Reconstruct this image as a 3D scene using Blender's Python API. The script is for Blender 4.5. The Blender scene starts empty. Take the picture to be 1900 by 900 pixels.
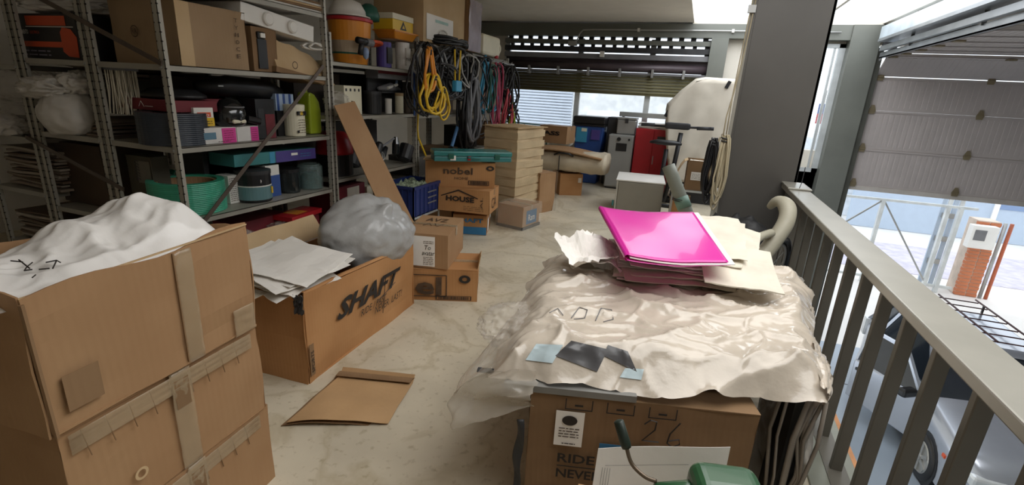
import bpy, bmesh, math, random
from mathutils import Vector, Matrix, noise
import numpy as np
C = bpy.context.scene.collection
sc = bpy.context.scene
PI = math.pi
# ------------------------------------------------------------------ camera
F, YAW, PITCH, ROLL, EYE = 905.6, -.343, .297, .057, 1.6
cy_, sy_, cp_, sp_ = math.cos(YAW), math.sin(YAW), math.cos(PITCH), math.sin(PITCH)
FW = Vector((sy_*cp_, cy_*cp_, -sp_)); R0 = Vector((cy_, -sy_, 0)); U0 = R0.cross(FW)
RT = math.cos(ROLL)*R0 + math.sin(ROLL)*U0; UP = -math.sin(ROLL)*R0 + math.cos(ROLL)*U0
cam = bpy.data.cameras.new('camera'); camo = bpy.data.objects.new('camera', cam); C.objects.link(camo)
cam.sensor_width = 36; cam.lens = F/1900*36; cam.clip_start = .05; cam.clip_end = 300
m = Matrix((RT, UP, -FW)).transposed().to_4x4(); m.translation = Vector((0, 0, EYE)); camo.matrix_world = m
sc.camera = camo
# ------------------------------------------------------------------ view, world, lights
sc.view_settings.view_transform = 'Standard'; sc.view_settings.look = 'None'
sc.view_settings.gamma = 1; sc.view_settings.use_curve_mapping = False
sc.view_settings.exposure = 0.18
w = bpy.data.worlds.new('overcast_sky'); sc.world = w; w.use_nodes = True
bg = w.node_tree.nodes['Background']; bg.inputs[0].default_value = (.86, .93, 1, 1); bg.inputs[1].default_value = 1.7
def area(name, loc, sx, sy, power, col=(1, .97, .92), rot=(0, 0, 0)):
    l = bpy.data.lights.new(name, 'AREA'); l.shape = 'RECTANGLE'; l.size = sx; l.size_y = sy; l.energy = power; l.color = col
    o = bpy.data.objects.new(name, l); C.objects.link(o); o.location = loc; o.rotation_euler = rot; return o
area('skylight_daylight_far', (1.0, 8.0, 3.25), 3.4, 3.6, 75, (.97, .98, 1))
area('added_foreground_fill', (1.0, 2.2, 3.25), 2.6, 3.4, 64, (1, .93, .84))  # added lamp over an unseen ceiling opening, brightens the foreground

# ------------------------------------------------------------------ picking a point on a real plane (room metres)
def P(px, py, x=None, y=None, z=None):
    d = FW*F + (px-950)*RT + (450-py)*UP
    t = x/d.x if x is not None else y/d.y if y is not None else (z-EYE)/d.z
    return Vector((d.x*t, d.y*t, EYE+d.z*t))
# ------------------------------------------------------------------ materials
def lin(c):
    if isinstance(c, str): c = [int(c[i:i+2], 16)/255 for i in (0, 2, 4)]
    return tuple((v/12.92 if v <= .04045 else ((v+.055)/1.055)**2.4) for v in c)
MATS = {}
def mat(name, col, rough=.6, metal=0, var=.12, scale=4, bump=0, bscale=30, alpha=1, col2=None, spec=.5, coat=0, trans=0, stretch=None):
    if name in MATS: return MATS[name]
    m = bpy.data.materials.new(name); m.use_nodes = True; nt = m.node_tree; N = nt.nodes; L = nt.links
    b = N['Principled BSDF']; c = lin(col)
    b.inputs['Roughness'].default_value = rough; b.inputs['Metallic'].default_value = metal
    b.inputs['Alpha'].default_value = alpha; b.inputs['Specular IOR Level'].default_value = spec
    b.inputs['Coat Weight'].default_value = coat; b.inputs['Transmission Weight'].default_value = trans
    tc = N.new('ShaderNodeTexCoord'); mp = N.new('ShaderNodeMapping'); L.new(tc.outputs['Object'], mp.inputs[0])
    if stretch: mp.inputs['Scale'].default_value = stretch
    n = N.new('ShaderNodeTexNoise'); n.inputs['Scale'].default_value = scale; n.inputs['Detail'].default_value = 5; L.new(mp.outputs[0], n.inputs[0])
    r = N.new('ShaderNodeValToRGB'); L.new(n.outputs[0], r.inputs[0])
    c2 = lin(col2) if col2 else None
    a = c2 if c2 else tuple(v*(1-var) for v in c); d = c if c2 else tuple(min(1, v*(1+var)) for v in c)
    r.color_ramp.elements[0].position = .35; r.color_ramp.elements[1].position = .65
    r.color_ramp.elements[0].color = (*a, 1); r.color_ramp.elements[1].color = (*d, 1)
    L.new(r.outputs[0], b.inputs['Base Color'])
    if bump:
        n2 = N.new('ShaderNodeTexNoise'); n2.inputs['Scale'].default_value = bscale; n2.inputs['Detail'].default_value = 4; L.new(mp.outputs[0], n2.inputs[0])
        bp = N.new('ShaderNodeBump'); bp.inputs['Strength'].default_value = bump; bp.inputs['Distance'].default_value = .01
        L.new(n2.outputs[0], bp.inputs['Height']); L.new(bp.outputs[0], b.inputs['Normal'])
    MATS[name] = m; return m
def cardboard(name, col, col2=None):
    if name in MATS: return MATS[name]
    m = mat(name, col, .78, var=.10, scale=3.2, col2=col2, spec=.3); nt = m.node_tree; N = nt.nodes; L = nt.links; b = N['Principled BSDF']
    tc = N.new('ShaderNodeTexCoord'); wv = N.new('ShaderNodeTexWave'); wv.wave_type = 'BANDS'; wv.bands_direction = 'DIAGONAL'
    mp = N.new('ShaderNodeMapping'); mp.inputs['Scale'].default_value = (1, 1, .03); L.new(tc.outputs['Object'], mp.inputs[0]); L.new(mp.outputs[0], wv.inputs[0])
    wv.inputs['Scale'].default_value = 28; wv.inputs['Distortion'].default_value = 1.5; wv.inputs['Detail'].default_value = 3
    bp = N.new('ShaderNodeBump'); bp.inputs['Strength'].default_value = .09; bp.inputs['Distance'].default_value = .004
    L.new(wv.outputs[0], bp.inputs['Height']); L.new(bp.outputs[0], b.inputs['Normal']); return m
CB = cardboard('cardboard_brown', 'a98662', 'a07c59'); CBP = cardboard('cardboard_pale', 'c9ae88', 'bfa27b')
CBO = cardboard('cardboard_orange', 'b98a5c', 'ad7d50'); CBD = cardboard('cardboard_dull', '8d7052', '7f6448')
KRAFT = mat('kraft_paper', 'b8946a', .7, var=.06, scale=5, bump=.15, bscale=40)
TAPE = mat('packing_tape', 'c4ad8c', .14, var=.05, scale=10, alpha=.42, bump=.55, bscale=26, coat=.7)
PRINT = mat('black_print', '25201d', .6, var=.2); PRINTB = mat('faded_print', '4e3c2c', .7, var=.3, scale=20)
BLUEP = mat('blue_print', '2f6f9a', .6); 
STEEL = mat('grey_painted_steel', 'a19d92', .45, .25, var=.07, scale=6, bump=.04)
BLACK = mat('black_plastic', '1b1b1d', .42, var=.3, scale=8); DARK = mat('dark_grey_plastic', '303032', .5, var=.25)
GREY = mat('grey_plastic', '77777a', .5); WHITE = mat('white_plastic', 'e4e1da', .4, var=.04)
PAPER = mat('white_paper', 'efebe4', .8, var=.04, scale=3, bump=.1, bscale=25); PAPER2 = mat('aged_paper', 'dcd4c4', .85, var=.08, scale=6, bump=.15, bscale=30)
RED = mat('red_paint', 'b3202a', .4, var=.08); DRED = mat('dark_red_card', '6f2029', .6, var=.15); PINK = mat('pink_card', 'd23f92', .5, var=.05)
GREEN = mat('green_strap', '3fa383', .35, var=.1, scale=12, stretch=(.2, .2, 6)); LIME = mat('lime_plastic', '9bab2c', .35, var=.06)
YEL = mat('yellow_plastic', 'dcb52c', .4, var=.06); ORG = mat('orange_plastic', 'd98a2b', .35, var=.06); ORG2 = mat('orange_red_print', 'd4552f', .5, var=.06)
BLUE = mat('blue_plastic', '2c4d8f', .4, var=.1); TEAL = mat('teal_plastic', '3b7d7e', .38, var=.1); SKYB = mat('sky_blue_plastic', '3d93b8', .4, var=.08)
PURP = mat('purple_card', '4c3f86', .5, var=.15); CREAM = mat('cream_plastic', 'e2dcc4', .45, var=.05); DGREEN = mat('dark_green', '1f5a4c', .4)
FILM = mat('clear_plastic_film', 'e0d8cc', .12, var=.05, alpha=.24, bump=.6, bscale=22, coat=.3)
FILM2 = mat('milky_plastic_film', 'e4e0da', .22, var=.05, alpha=.86, bump=.35, bscale=16)
BAGW = mat('white_bag_plastic', 'e2dfda', .3, var=.05, bump=.3, bscale=18); BAGG = mat('grey_bag_plastic', 'aaaaa9', .3, var=.06, bump=.35, bscale=20)
WALLM = mat('white_wall_paint', 'e4ddd0', .85, var=.03); CONDUIT = mat('galvanised_metal', 'a8a8a6', .35, .5, var=.08)
BEAM = mat('grey_green_steel', '6f716a', .42, .2, var=.08, scale=2); COL = mat('dark_column_steel', '5f5c58', .38, .25, var=.09, scale=1.3)
RAILM = mat('rail_grey_paint', 'a3a096', .3, .15, var=.05, scale=5, bump=.03); BAL = mat('baluster_grey_paint', '6d6960', .4, .15, var=.07)
# post steel with punched holes
def punched():
    m = mat('punched_steel', 'aca89c', .45, .2, var=.06); nt = m.node_tree; N = nt.nodes; L = nt.links; b = N['Principled BSDF']
    ramp = b.inputs['Base Color'].links[0].from_socket
    tc = N.new('ShaderNodeTexCoord'); sp = N.new('ShaderNodeSeparateXYZ'); L.new(tc.outputs['Object'], sp.inputs[0])
    def mt(op, a, bb=None):
        n = N.new('ShaderNodeMath'); n.operation = op
        for i, v in enumerate((a, bb)):
            if v is None: continue
            if isinstance(v, (int, float)): n.inputs[i].default_value = v
            else: L.new(v, n.inputs[i])
        return n.outputs[0]
    fz = mt('SUBTRACT', mt('FRACT', mt('DIVIDE', sp.outputs[2], .05)), .5); dz = mt('MULTIPLY', fz, .05)
    gx = mt('SUBTRACT', mt('ABSOLUTE', sp.outputs[0]), .017); gy = mt('SUBTRACT', mt('ABSOLUTE', sp.outputs[1]), .017)
    dx = mt('MINIMUM', mt('ABSOLUTE', gx), mt('ABSOLUTE', gy))
    d = mt('SQRT', mt('ADD', mt('MULTIPLY', dx, dx), mt('MULTIPLY', dz, dz)))
    s = mt('LESS_THAN', d, .0042)
    mx = N.new('ShaderNodeMix'); mx.data_type = 'RGBA'; L.new(s, mx.inputs[0]); L.new(ramp, mx.inputs[6]); mx.inputs[7].default_value = (.01, .009, .008, 1)
    L.new(mx.outputs[2], b.inputs['Base Color']); return m
PUNCH = punched()

# ------------------------------------------------------------------ mesh helpers
class MB:
    def __init__(s): s.v = []; s.f = []
    def add(s, v, f):
        k = len(s.v); s.v += [Vector(p) for p in v]; s.f += [tuple(i+k for i in q) for q in f]; return s
    def box(s, x0, x1, y0, y1, z0, z1, M=None):
        v = [Vector((x, y, z)) for z in (z0, z1) for y in (y0, y1) for x in (x0, x1)]
        if M: v = [M @ p for p in v]
        return s.add(v, [(0, 2, 3, 1), (4, 5, 7, 6), (0, 1, 5, 4), (2, 6, 7, 3), (0, 4, 6, 2), (1, 3, 7, 5)])
    def bar(s, a, b, w, h, up=(0, 0, 1)):
        a, b = Vector(a), Vector(b); d = (b-a); L = d.length; d.normalize(); u = Vector(up)
        r = d.cross(u)
        if r.length < 1e-4: r = d.cross(Vector((1, 0, 0)))
        r.normalize(); u = r.cross(d)
        v = [p + r*i*w/2 + u*j*h/2 for p in (a, b) for (i, j) in ((-1, -1), (1, -1), (1, 1), (-1, 1))]
        return s.add(v, [(3, 2, 1, 0), (4, 5, 6, 7), (0, 1, 5, 4), (1, 2, 6, 5), (2, 3, 7, 6), (3, 0, 4, 7)])
    def tube(s, pts, r, n=8, cap=True):
        pts = [Vector(p) for p in pts]; rs = r if isinstance(r, (list, tuple)) else [r]*len(pts); V = []; Fc = []; pu = None
        for i, p in enumerate(pts):
            d = (pts[min(i+1, len(pts)-1)] - pts[max(i-1, 0)]); d = d.normalized() if d.length > 1e-9 else Vector((0, 0, 1))
            u = pu if pu else (Vector((0, 0, 1)) if abs(d.z) < .9 else Vector((1, 0, 0)))
            u = (u - d*u.dot(d)); u = u.normalized() if u.length > 1e-6 else d.orthogonal().normalized(); w_ = d.cross(u); pu = u
            V += [p + rs[i]*(math.cos(2*PI*k/n)*u + math.sin(2*PI*k/n)*w_) for k in range(n)]
            if i:
                a = (i-1)*n; Fc += [(a+k, a+(k+1) % n, a+n+(k+1) % n, a+n+k) for k in range(n)]
        if cap: Fc += [tuple(range(n-1, -1, -1)), tuple(range(len(V)-n, len(V)))]
        return s.add(V, Fc)
    def lathe(s, prof, n=24, c=(0, 0, 0), M=None, sx=1, sy=1):
        V = []; Fc = []
        for (r, z) in prof: V += [Vector((c[0]+r*sx*math.cos(2*PI*k/n), c[1]+r*sy*math.sin(2*PI*k/n), c[2]+z)) for k in range(n)]
        if M: V = [M @ p for p in V]
        for i in range(len(prof)-1):
            a = i*n; Fc += [(a+k, a+(k+1) % n, a+n+(k+1) % n, a+n+k) for k in range(n)]
        if prof[0][0] > 1e-6: Fc.append(tuple(range(n-1, -1, -1)))
        if prof[-1][0] > 1e-6: Fc.append(tuple(range(len(V)-n, len(V))))
        return s.add(V, Fc)
    def grid(s, fn, nu, nv, thick=0):
        V = [Vector(fn(i/nu, j/nv)) for j in range(nv+1) for i in range(nu+1)]; q = nu+1
        Fc = [(j*q+i, j*q+i+1, (j+1)*q+i+1, (j+1)*q+i) for j in range(nv) for i in range(nu)]
        if thick:
            n = len(V); V2 = [p - Vector((0, 0, thick)) for p in V]; F2 = [tuple(reversed([i+n for i in f])) for f in Fc]
            rim = [i for i in range(q)] + [j*q+nu for j in range(1, nv+1)] + [nv*q+i for i in range(nu-1, -1, -1)] + [j*q for j in range(nv-1, 0, -1)]
            Fr = [(rim[(k+1) % len(rim)], rim[k], rim[k]+n, rim[(k+1) % len(rim)]+n) for k in range(len(rim))]
            V += V2; Fc += F2 + Fr
        return s.add(V, Fc)
    def prism(s, pts, t, M=None):
        n = len(pts); V = [Vector((x, 0, z)) for x, z in pts] + [Vector((x, t, z)) for x, z in pts]
        if M: V = [M @ p for p in V]
        return s.add(V, [tuple(range(n)), tuple(range(2*n-1, n-1, -1))] + [((k+1) % n, k, k+n, (k+1) % n+n) for k in range(n)])
def obj(name, mb, material, parent=None, smooth=False, bevel=0, off=None, sub=0, solid=0):
    me = bpy.data.meshes.new(name)
    vs = [v - off for v in mb.v] if off is not None else mb.v
    me.from_pydata([tuple(v) for v in vs], [], mb.f); me.validate(); me.update()
    bm = bmesh.new(); bm.from_mesh(me); bmesh.ops.recalc_face_normals(bm, faces=bm.faces); bm.to_mesh(me); bm.free()
    for mm in (material if isinstance(material, (list, tuple)) else [material]): me.materials.append(mm)
    if smooth: me.shade_smooth()
    o = bpy.data.objects.new(name, me); C.objects.link(o)
    if parent: o.parent = parent
    if sub: q = o.modifiers.new('sub', 'SUBSURF'); q.levels = q.render_levels = sub
    if solid: q = o.modifiers.new('solid', 'SOLIDIFY'); q.thickness = solid
    if bevel: q = o.modifiers.new('bevel', 'BEVEL'); q.width = bevel; q.segments = 2; q.limit_method = 'ANGLE'
    return o
def thing(name, label, cat, loc=(0, 0, 0), rotz=0, group=None, rot=None):
    o = bpy.data.objects.new(name, None); C.objects.link(o); o.empty_display_size = .05
    o.location = loc; o.rotation_euler = rot if rot else (0, 0, rotz); o['label'] = label; o['category'] = cat
    if group: o['group'] = group
    return o
def tag(o, label, cat, group=None, kind=None):
    o['label'] = label; o['category'] = cat
    if group: o['group'] = group
    if kind: o['kind'] = kind
    return o
def centred(name, mb, material, label, cat, **k):
    """a one-mesh thing from room coordinates: origin moved to its base centre"""
    g = k.pop('group', None); kd = k.pop('kind', None)
    c = sum(mb.v, Vector())/len(mb.v); c.z = min(v.z for v in mb.v)
    o = obj(name, mb, material, off=c, **k); o.location = c; return tag(o, label, cat, g, kd)
def struct(name, mb, material, parent=None, label=None, **k):
    o = obj(name, mb, material, parent, **k)
    if not parent: o['kind'] = 'structure'; o['label'] = label or name.replace('_', ' '); o['category'] = name.split('_')[0]
    return o
def copy_tree(o, parent=None):
    c = o.copy(); C.objects.link(c); c.parent = parent
    for ch in list(o.children): copy_tree(ch, c)
    return c
def text(parent, body, o, u, v, width, height, material=None, name='printed_lettering', shear=0, bold=0, stroke=0):
    """flat lettering laid on a face: o lower-left corner, u reading direction, v up direction (parent's own coordinates)"""
    cu = bpy.data.curves.new(name, 'FONT'); cu.body = body; cu.shear = shear; cu.offset = bold; cu.resolution_u = 2; cu.space_line = .85
    t = bpy.data.objects.new(name, cu); me = bpy.data.meshes.new_from_object(t); bpy.data.objects.remove(t)
    xs = [p.co.x for p in me.vertices]; ys = [p.co.y for p in me.vertices]
    if not xs: return None
    u = Vector(u).normalized(); v = Vector(v).normalized(); o = Vector(o); n = u.cross(v)
    for p in me.vertices:
        a = (p.co.x-min(xs))/(max(xs)-min(xs)+1e-9)*width; b = (p.co.y-min(ys))/(max(ys)-min(ys)+1e-9)*height
        p.co = o + u*a + v*b + n*.002
    me.materials.clear(); me.materials.append(material or PRINT)
    t = bpy.data.objects.new(name, me); C.objects.link(t); t.parent = parent; return t
def scribble(parent, strokes, o, u, v, s, r=.002, material=None, name='pen_writing'):
    u = Vector(u).normalized(); v = Vector(v).normalized(); o = Vector(o); n = u.cross(v); b = MB()
    for st in strokes: b.tube([o + u*x*s + v*y*s + n*.001 for x, y in st], r, 4)
    return obj(name, b, material or PRINT, parent)
rnd = random.Random(7)
def nz(p, s=1, seed=0): return noise.noise(Vector(p)*s + Vector((seed*7.3, seed*3.1, seed*1.7)))
def ridge(p, s, seed=0): return 1-abs(nz(p, s, seed))*2.2
def crumple(p, seed=0, s=3.0): return .55*ridge(p, s, seed) + .3*ridge(p, s*2.1, seed+3) + .15*ridge(p, s*4.7, seed+5)

# ------------------------------------------------------------------ cartons
def panel(b, w_, h_, fn, nu=8, nv=6):  b.grid(fn, nu, nv)
def carton(name, label, A, w_, d_, h_, yaw=0, material=None, cat='box', group=None, tape=True, dent=.006, seam=True, tint=None, seed=0, openbox=False, flaps='out', zside=None):
    """A: near-left bottom corner as seen from the front; x runs along the front, y away from it"""
    t = thing(name, label, cat, A, yaw, group); m_ = material or CB
    if not openbox:
        b = MB(); n = 7
        def disp(p, nn):
            e = math.sin(PI*min(1, max(0, p.x/w_)))*.5+.5
            return p + Vector(nn)*(nz(p, 5, seed)*dent) + Vector((nz(p, 2.2, seed+2), nz(p, 2.2, seed+4), 0))*dent
        b.grid(lambda u, v: disp(Vector((u*w_, 0, v*h_)), (0, -1, 0)), n, n); b.grid(lambda u, v: disp(Vector((u*w_, d_, v*h_)), (0, 1, 0)), n, n)
        b.grid(lambda u, v: disp(Vector((0, u*d_, v*h_)), (-1, 0, 0)), n, n); b.grid(lambda u, v: disp(Vector((w_, u*d_, v*h_)), (1, 0, 0)), n, n)
        b.grid(lambda u, v: disp(Vector((u*w_, v*d_, 0)), (0, 0, 0)), n, n); b.grid(lambda u, v: disp(Vector((u*w_, v*d_, h_-.004)), (0, 0, 0)), n, n)
        o = obj('box_body', b, m_, t)
        for k in range(2):
            y0, y1 = (0, d_/2-.003) if k == 0 else (d_/2+.003, d_)
            f = MB().grid(lambda u, v: Vector((u*w_, y0+(y1-y0)*v, h_+.002+nz((u*w_, v, k), 4, seed)*.003)), 6, 3, .005); obj('flap', f, m_, t)
        if tape:
            f = MB().box(-.0015, w_+.0015, d_/2-.028, d_/2+.028, h_+.0035, h_+.0055)
            f.box(-.003, -.0015, d_/2-.028, d_/2+.028, h_-.07, h_+.005); f.box(w_+.0015, w_+.003, d_/2-.028, d_/2+.028, h_-.07, h_+.005); obj('packing_tape', f, TAPE, t)
    else:
        th = .005; zs = zside or (lambda side, u: h_)
        def wall(fn, nm='side_panel'):
            b = MB(); b.grid(fn, 12, 6); return obj(nm, b, m_, t, solid=th)
        wall(lambda u, v: (u*w_, nz((u, v, 1), 3, seed)*dent, v*zs('f', u))); wall(lambda u, v: (u*w_, d_+nz((u, v, 2), 3, seed)*dent, v*zs('b', u)))
        wall(lambda u, v: (nz((u, v, 3), 3, seed)*dent, u*d_, v*zs('l', u))); wall(lambda u, v: (w_+nz((u, v, 4), 3, seed)*dent, u*d_, v*zs('r', u)))
        obj('bottom_panel', MB().box(0, w_, 0, d_, 0, .006), m_, t)
    return t
def sticker(parent, o, u, v, w_, h_, material=PAPER, name='paper_label', th=.0012):
    u = Vector(u).normalized(); v = Vector(v).normalized(); o = Vector(o); n = u.cross(v)
    q = [o, o+u*w_, o+u*w_+v*h_, o+v*h_]; return obj(name, MB().add(q+[p+n*th for p in q], [(3, 2, 1, 0), (4, 5, 6, 7), (0, 1, 5, 4), (1, 2, 6, 5), (2, 3, 7, 6), (3, 0, 4, 7)]), material, parent)
X, Y, Z = Vector((1, 0, 0)), Vector((0, 1, 0)), Vector((0, 0, 1))
def lines(parent, o, u, v, w_, n, gap, material=PRINTB, name='printed_lines', th=.004, seed=1):
    r = random.Random(seed); b = MB(); u = Vector(u).normalized(); v = Vector(v).normalized(); nn = u.cross(v)
    for i in range(n):
        x = 0; y = i*gap
        while x < w_*.92:
            l = r.uniform(.12, .35)*w_; l = min(l, w_-x); p = Vector(o)+u*x+v*y+nn*.0018
            b.add([p, p+u*l, p+u*l+v*th, p+v*th], [(0, 1, 2, 3)]); x += l+w_*.05
    return obj(name, b, material, parent)
def barcode(parent, o, u, v, w_, h_, material=PRINT):
    b = MB(); u = Vector(u).normalized(); v = Vector(v).normalized(); n = u.cross(v); x = 0; r = random.Random(3); o = Vector(o)
    def q(x0, x1, y0, y1):
        p = [o+u*a+v*c+n*.0018 for a, c in ((x0, y0), (x1, y0), (x1, y1), (x0, y1))]; b.add(p, [(0, 1, 2, 3)])
    q(0, w_, 0, h_*.1); q(0, w_, h_*.9, h_); q(0, .03*w_, 0, h_); q(.97*w_, w_, 0, h_)
    x = .08*w_
    while x < .92*w_: l = r.uniform(.008, .03)*w_; q(x, x+l, h_*.15, h_*.85); x += l+r.uniform(.008, .02)*w_
    return obj('printed_barcode', b, material, parent)
def ring(parent, o, u, v, R_, r_, material=PRINT, sy=1, name='printed_emblem'):
    u = Vector(u).normalized(); v = Vector(v).normalized(); n = u.cross(v); o = Vector(o); N_ = 24
    V = [o+n*.002+u*rr*math.cos(2*PI*k/N_)+v*sy*rr*math.sin(2*PI*k/N_) for rr in (r_, R_) for k in range(N_)]
    return obj(name, MB().add(V, [(k, (k+1) % N_, N_+(k+1) % N_, N_+k) for k in range(N_)]), material, parent)

# ================================================================== SETTING
YW, CEIL, GZ = 10.0, 2.95, -2.6
def concrete():
    m = mat('concrete_floor', 'dacfb8', .40, var=.1, scale=1.4, bump=.08, bscale=9, col2='bfb5a1'); nt = m.node_tree; N = nt.nodes; L = nt.links; b = N['Principled BSDF']
    base = b.inputs['Base Color'].links[0].from_socket; tc = N.new('ShaderNodeTexCoord')
    n1 = N.new('ShaderNodeTexNoise'); n1.inputs['Scale'].default_value = .9; n1.inputs['Detail'].default_value = 9; n1.inputs['Distortion'].default_value = 1.6; L.new(tc.outputs['Object'], n1.inputs[0])
    r1 = N.new('ShaderNodeValToRGB'); L.new(n1.outputs[0], r1.inputs[0]); e = r1.color_ramp.elements
    e[0].position = .46; e[0].color = (1, 1, 1, 1); e[1].position = .5; e[1].color = (.80, .77, .70, 1); e2 = e.new(.54); e2.color = (1, 1, 1, 1)
    mx = N.new('ShaderNodeMix'); mx.data_type = 'RGBA'; mx.blend_type = 'MULTIPLY'; mx.inputs[0].default_value = .8; L.new(base, mx.inputs[6]); L.new(r1.outputs[0], mx.inputs[7])
    n2 = N.new('ShaderNodeTexNoise'); n2.inputs['Scale'].default_value = 26; n2.inputs['Detail'].default_value = 6; L.new(tc.outputs['Object'], n2.inputs[0])
    r2 = N.new('ShaderNodeValToRGB'); L.new(n2.outputs[0], r2.inputs[0]); r2.color_ramp.elements[0].position = .3; r2.color_ramp.elements[0].color = (.72, .69, .62, 1); r2.color_ramp.elements[1].position = .42; r2.color_ramp.elements[1].color = (1, 1, 1, 1)
    m2 = N.new('ShaderNodeMix'); m2.data_type = 'RGBA'; m2.blend_type = 'MULTIPLY'; m2.inputs[0].default_value = .8; L.new(mx.outputs[2], m2.inputs[6]); L.new(r2.outputs[0], m2.inputs[7])
    L.new(m2.outputs[2], b.inputs['Base Color']); return m
struct('floor', MB().box(-6.3, .72, -2.5, YW, -.25, 0), concrete(), label='pale worn concrete mezzanine floor')
PL = mat('edge_plate_paint', '8f9185', .35, .2, var=.06, bump=.05)
struct('trim_1', MB().box(.705, .925, -2.5, YW, -.25, .012), PL, label='grey-green steel edge plate under the railing', bevel=.003)
struct('trim_2', MB().box(.925, .965, -2.5, YW, -.12, -.02), mat('raw_wood_edge', 'c98f63', .7, var=.15, scale=9), label='raw orange wood strip along the slab edge')
struct('ground_floor', MB().box(.9, 14, -3, YW, GZ-.2, GZ), mat('blue_grey_epoxy', '9aa6b4', .28, var=.05, scale=1.2), label='smooth blue-grey garage floor on the lower level')
b = MB()
for yy_ in (4.4, 8.4): b.box(.9, 14, yy_, yy_+.02, GZ, GZ+.002)
struct('floor_joint', b, DARK, label='dark joint lines across the lower garage floor')
struct('yard_ground', MB().box(-14, 26, YW, 60, GZ-.2, GZ-.01), mat('pale_yard_paving', 'e8e4df', .8, var=.05, scale=1), label='bright pale paved yard outside the garage')
# ceiling with the far skylight and an added, unseen opening nearer
def ceiling():
    xs = [-6.3, -.35, 2.45, 14]; ys = [-2.5, .5, 4.0, 5.9, 9.85, YW+.3]; b = MB()
    for i in range(3):
        for j in range(5):
            if i == 1 and j in (1, 3): continue
            b.box(xs[i], xs[i+1], ys[j], ys[j+1], CEIL, CEIL+.12)
    return b
struct('ceiling', ceiling(), WALLM, label='plain white ceiling with a large skylight and an added near opening')
struct('wall_left', MB().box(-6.4, -6.3, -2.5, YW, GZ, CEIL), WALLM, label='white wall behind the shelving')
struct('wall_back', MB().box(-6.4, 14.1, -2.7, -2.5, GZ, CEIL), WALLM, label='wall behind the viewpoint')
struct('wall_right', MB().box(14, 14.1, -3, YW, GZ, CEIL), WALLM, label='white right wall of the garage')
# far wall pieces
b = MB(); b.box(-6.3, 2.5, YW, YW+.2, GZ, .92); b.box(-6.3, -3.9, YW, YW+.2, .92, CEIL); b.box(.0, .96, YW, YW+.2, .92, CEIL)
b.box(.96, 2.08, YW, YW+.2, 2.66, CEIL); b.box(.96, 2.5, YW, YW+.2, GZ, .55); b.box(2.5, 14, YW, YW+.2, 2.66, CEIL); b.box(7.4, 14, YW, YW+.2, GZ, 2.66)
struct('wall_far', b, WALLM, label='far wall around the shutter and garage openings')
struct('trim_3', MB().box(-6.2, 2.5, YW-.22, YW-.02, 2.70, 2.93), BEAM, label='grey steel lintel beam across the far wall', bevel=.004)
struct('trim_4', MB().box(-.02, .26, YW-.24, YW-.02, 0, 2.70), BEAM, label='grey steel post at the right end of the roller shutter', bevel=.004)
struct('trim_5', MB().box(2.06, 2.47, YW-.26, YW+.06, GZ, 2.93), BEAM, label='wide grey-green steel column beside the garage door', bevel=.006)
struct('trim_6', MB().box(2.47, 2.56, YW-.2, YW-.05, GZ, 2.6), mat('door_channel', '55564f', .4, .3), label='dark vertical guide channel of the garage door')
struct('trim_7', MB().box(2.47, 14, YW-.16, YW-.02, 2.72, 2.93), BEAM, label='steel header over the garage door')
# conduit
t = thing('conduit_pipe', 'thin grey conduit pipe running along the lintel beam', 'pipe', (-2.35, YW-.26, 2.6))
pts = [(-2.52, YW-.27, 2.56), (-2.40, YW-.27, 2.62), (-2.36, YW-.27, 2.74)] + [(-2.30, YW-.27, 2.80), (-2.1, YW-.27, 2.81)] + [(x, YW-.27, 2.81+.0*x) for x in (-1.5, -1, 0, 1, 1.9)]
obj('pipe', MB().tube([Vector(p)-t.location for p in pts], .014), CONDUIT, t, smooth=True)
for x in (-1.28, .3, 1.5): obj('pipe_clip', MB().box(x-.02, x+.02, YW-.29, YW-.22, 2.785, 2.84), WHITE, t).location = -t.location
obj('junction_box', MB().box(-2.56, -2.40, YW-.32, YW-.22, 2.52, 2.60), CONDUIT, t, bevel=.006).location = -t.location
# roller shutter
t = thing('roller_shutter', 'olive roller shutter part rolled up under grey steel beams', 'shutter', (-1.9, YW-.1, 1.7))
OL = mat('olive_slat', '6d6748', .5, .2, var=.06); o_ = -t.location
k = 0; z = 1.705
while z < 2.03:
    b = MB(); b.grid(lambda u, v: (-3.88+u*3.84, YW-.1-.012*math.sin(PI*v), z+v*.05), 1, 4); o = obj('slat', b, OL, t, smooth=True, solid=.003); o.location = o_; z += .054
obj('bottom_rail', MB().box(-3.88, -.04, YW-.12, YW-.08, 1.68, 1.708), OL, t).location = o_
DRUM = mat('drum_dark', '4e4347', .4, .2); obj('drum', MB().tube([(-3.9, YW-.12, 2.17), (-.02, YW-.12, 2.17)], .075, 16), DRUM, t, smooth=True).location = o_
obj('cover_plate', MB().box(-3.9, -.02, YW-.06, YW-.03, 2.235, 2.315), DRUM, t).location = o_
obj('light_rail', MB().box(-3.9, -.02, YW-.2, YW-.17, 2.045, 2.085), GREY, t).location = o_
for x in (-3.35, -2.75, -2.15, -1.55, -.95, -.4): obj('bracket', MB().box(x-.022, x+.022, YW-.22, YW-.05, 2.0, 2.15), CONDUIT, t, bevel=.005).location = o_
for i, (z0, z1, mm) in enumerate([(2.31, 2.40, GREY), (2.43, 2.52, DARK), (2.565, 2.645, BEAM)]):
    obj('cross_beam', MB().box(-3.9, -.02, YW-.18, YW-.04, z0, z1), mm, t, bevel=.004).location = o_
for i in range(19):
    x = -3.85+i*.205; obj('spacer', MB().box(x, x+.09, YW-.1, YW-.05, 2.645, 2.70), DARK, t).location = o_; obj('spacer', MB().box(x+.05, x+.12, YW-.1, YW-.05, 2.52, 2.565), DARK, t).location = o_
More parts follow.
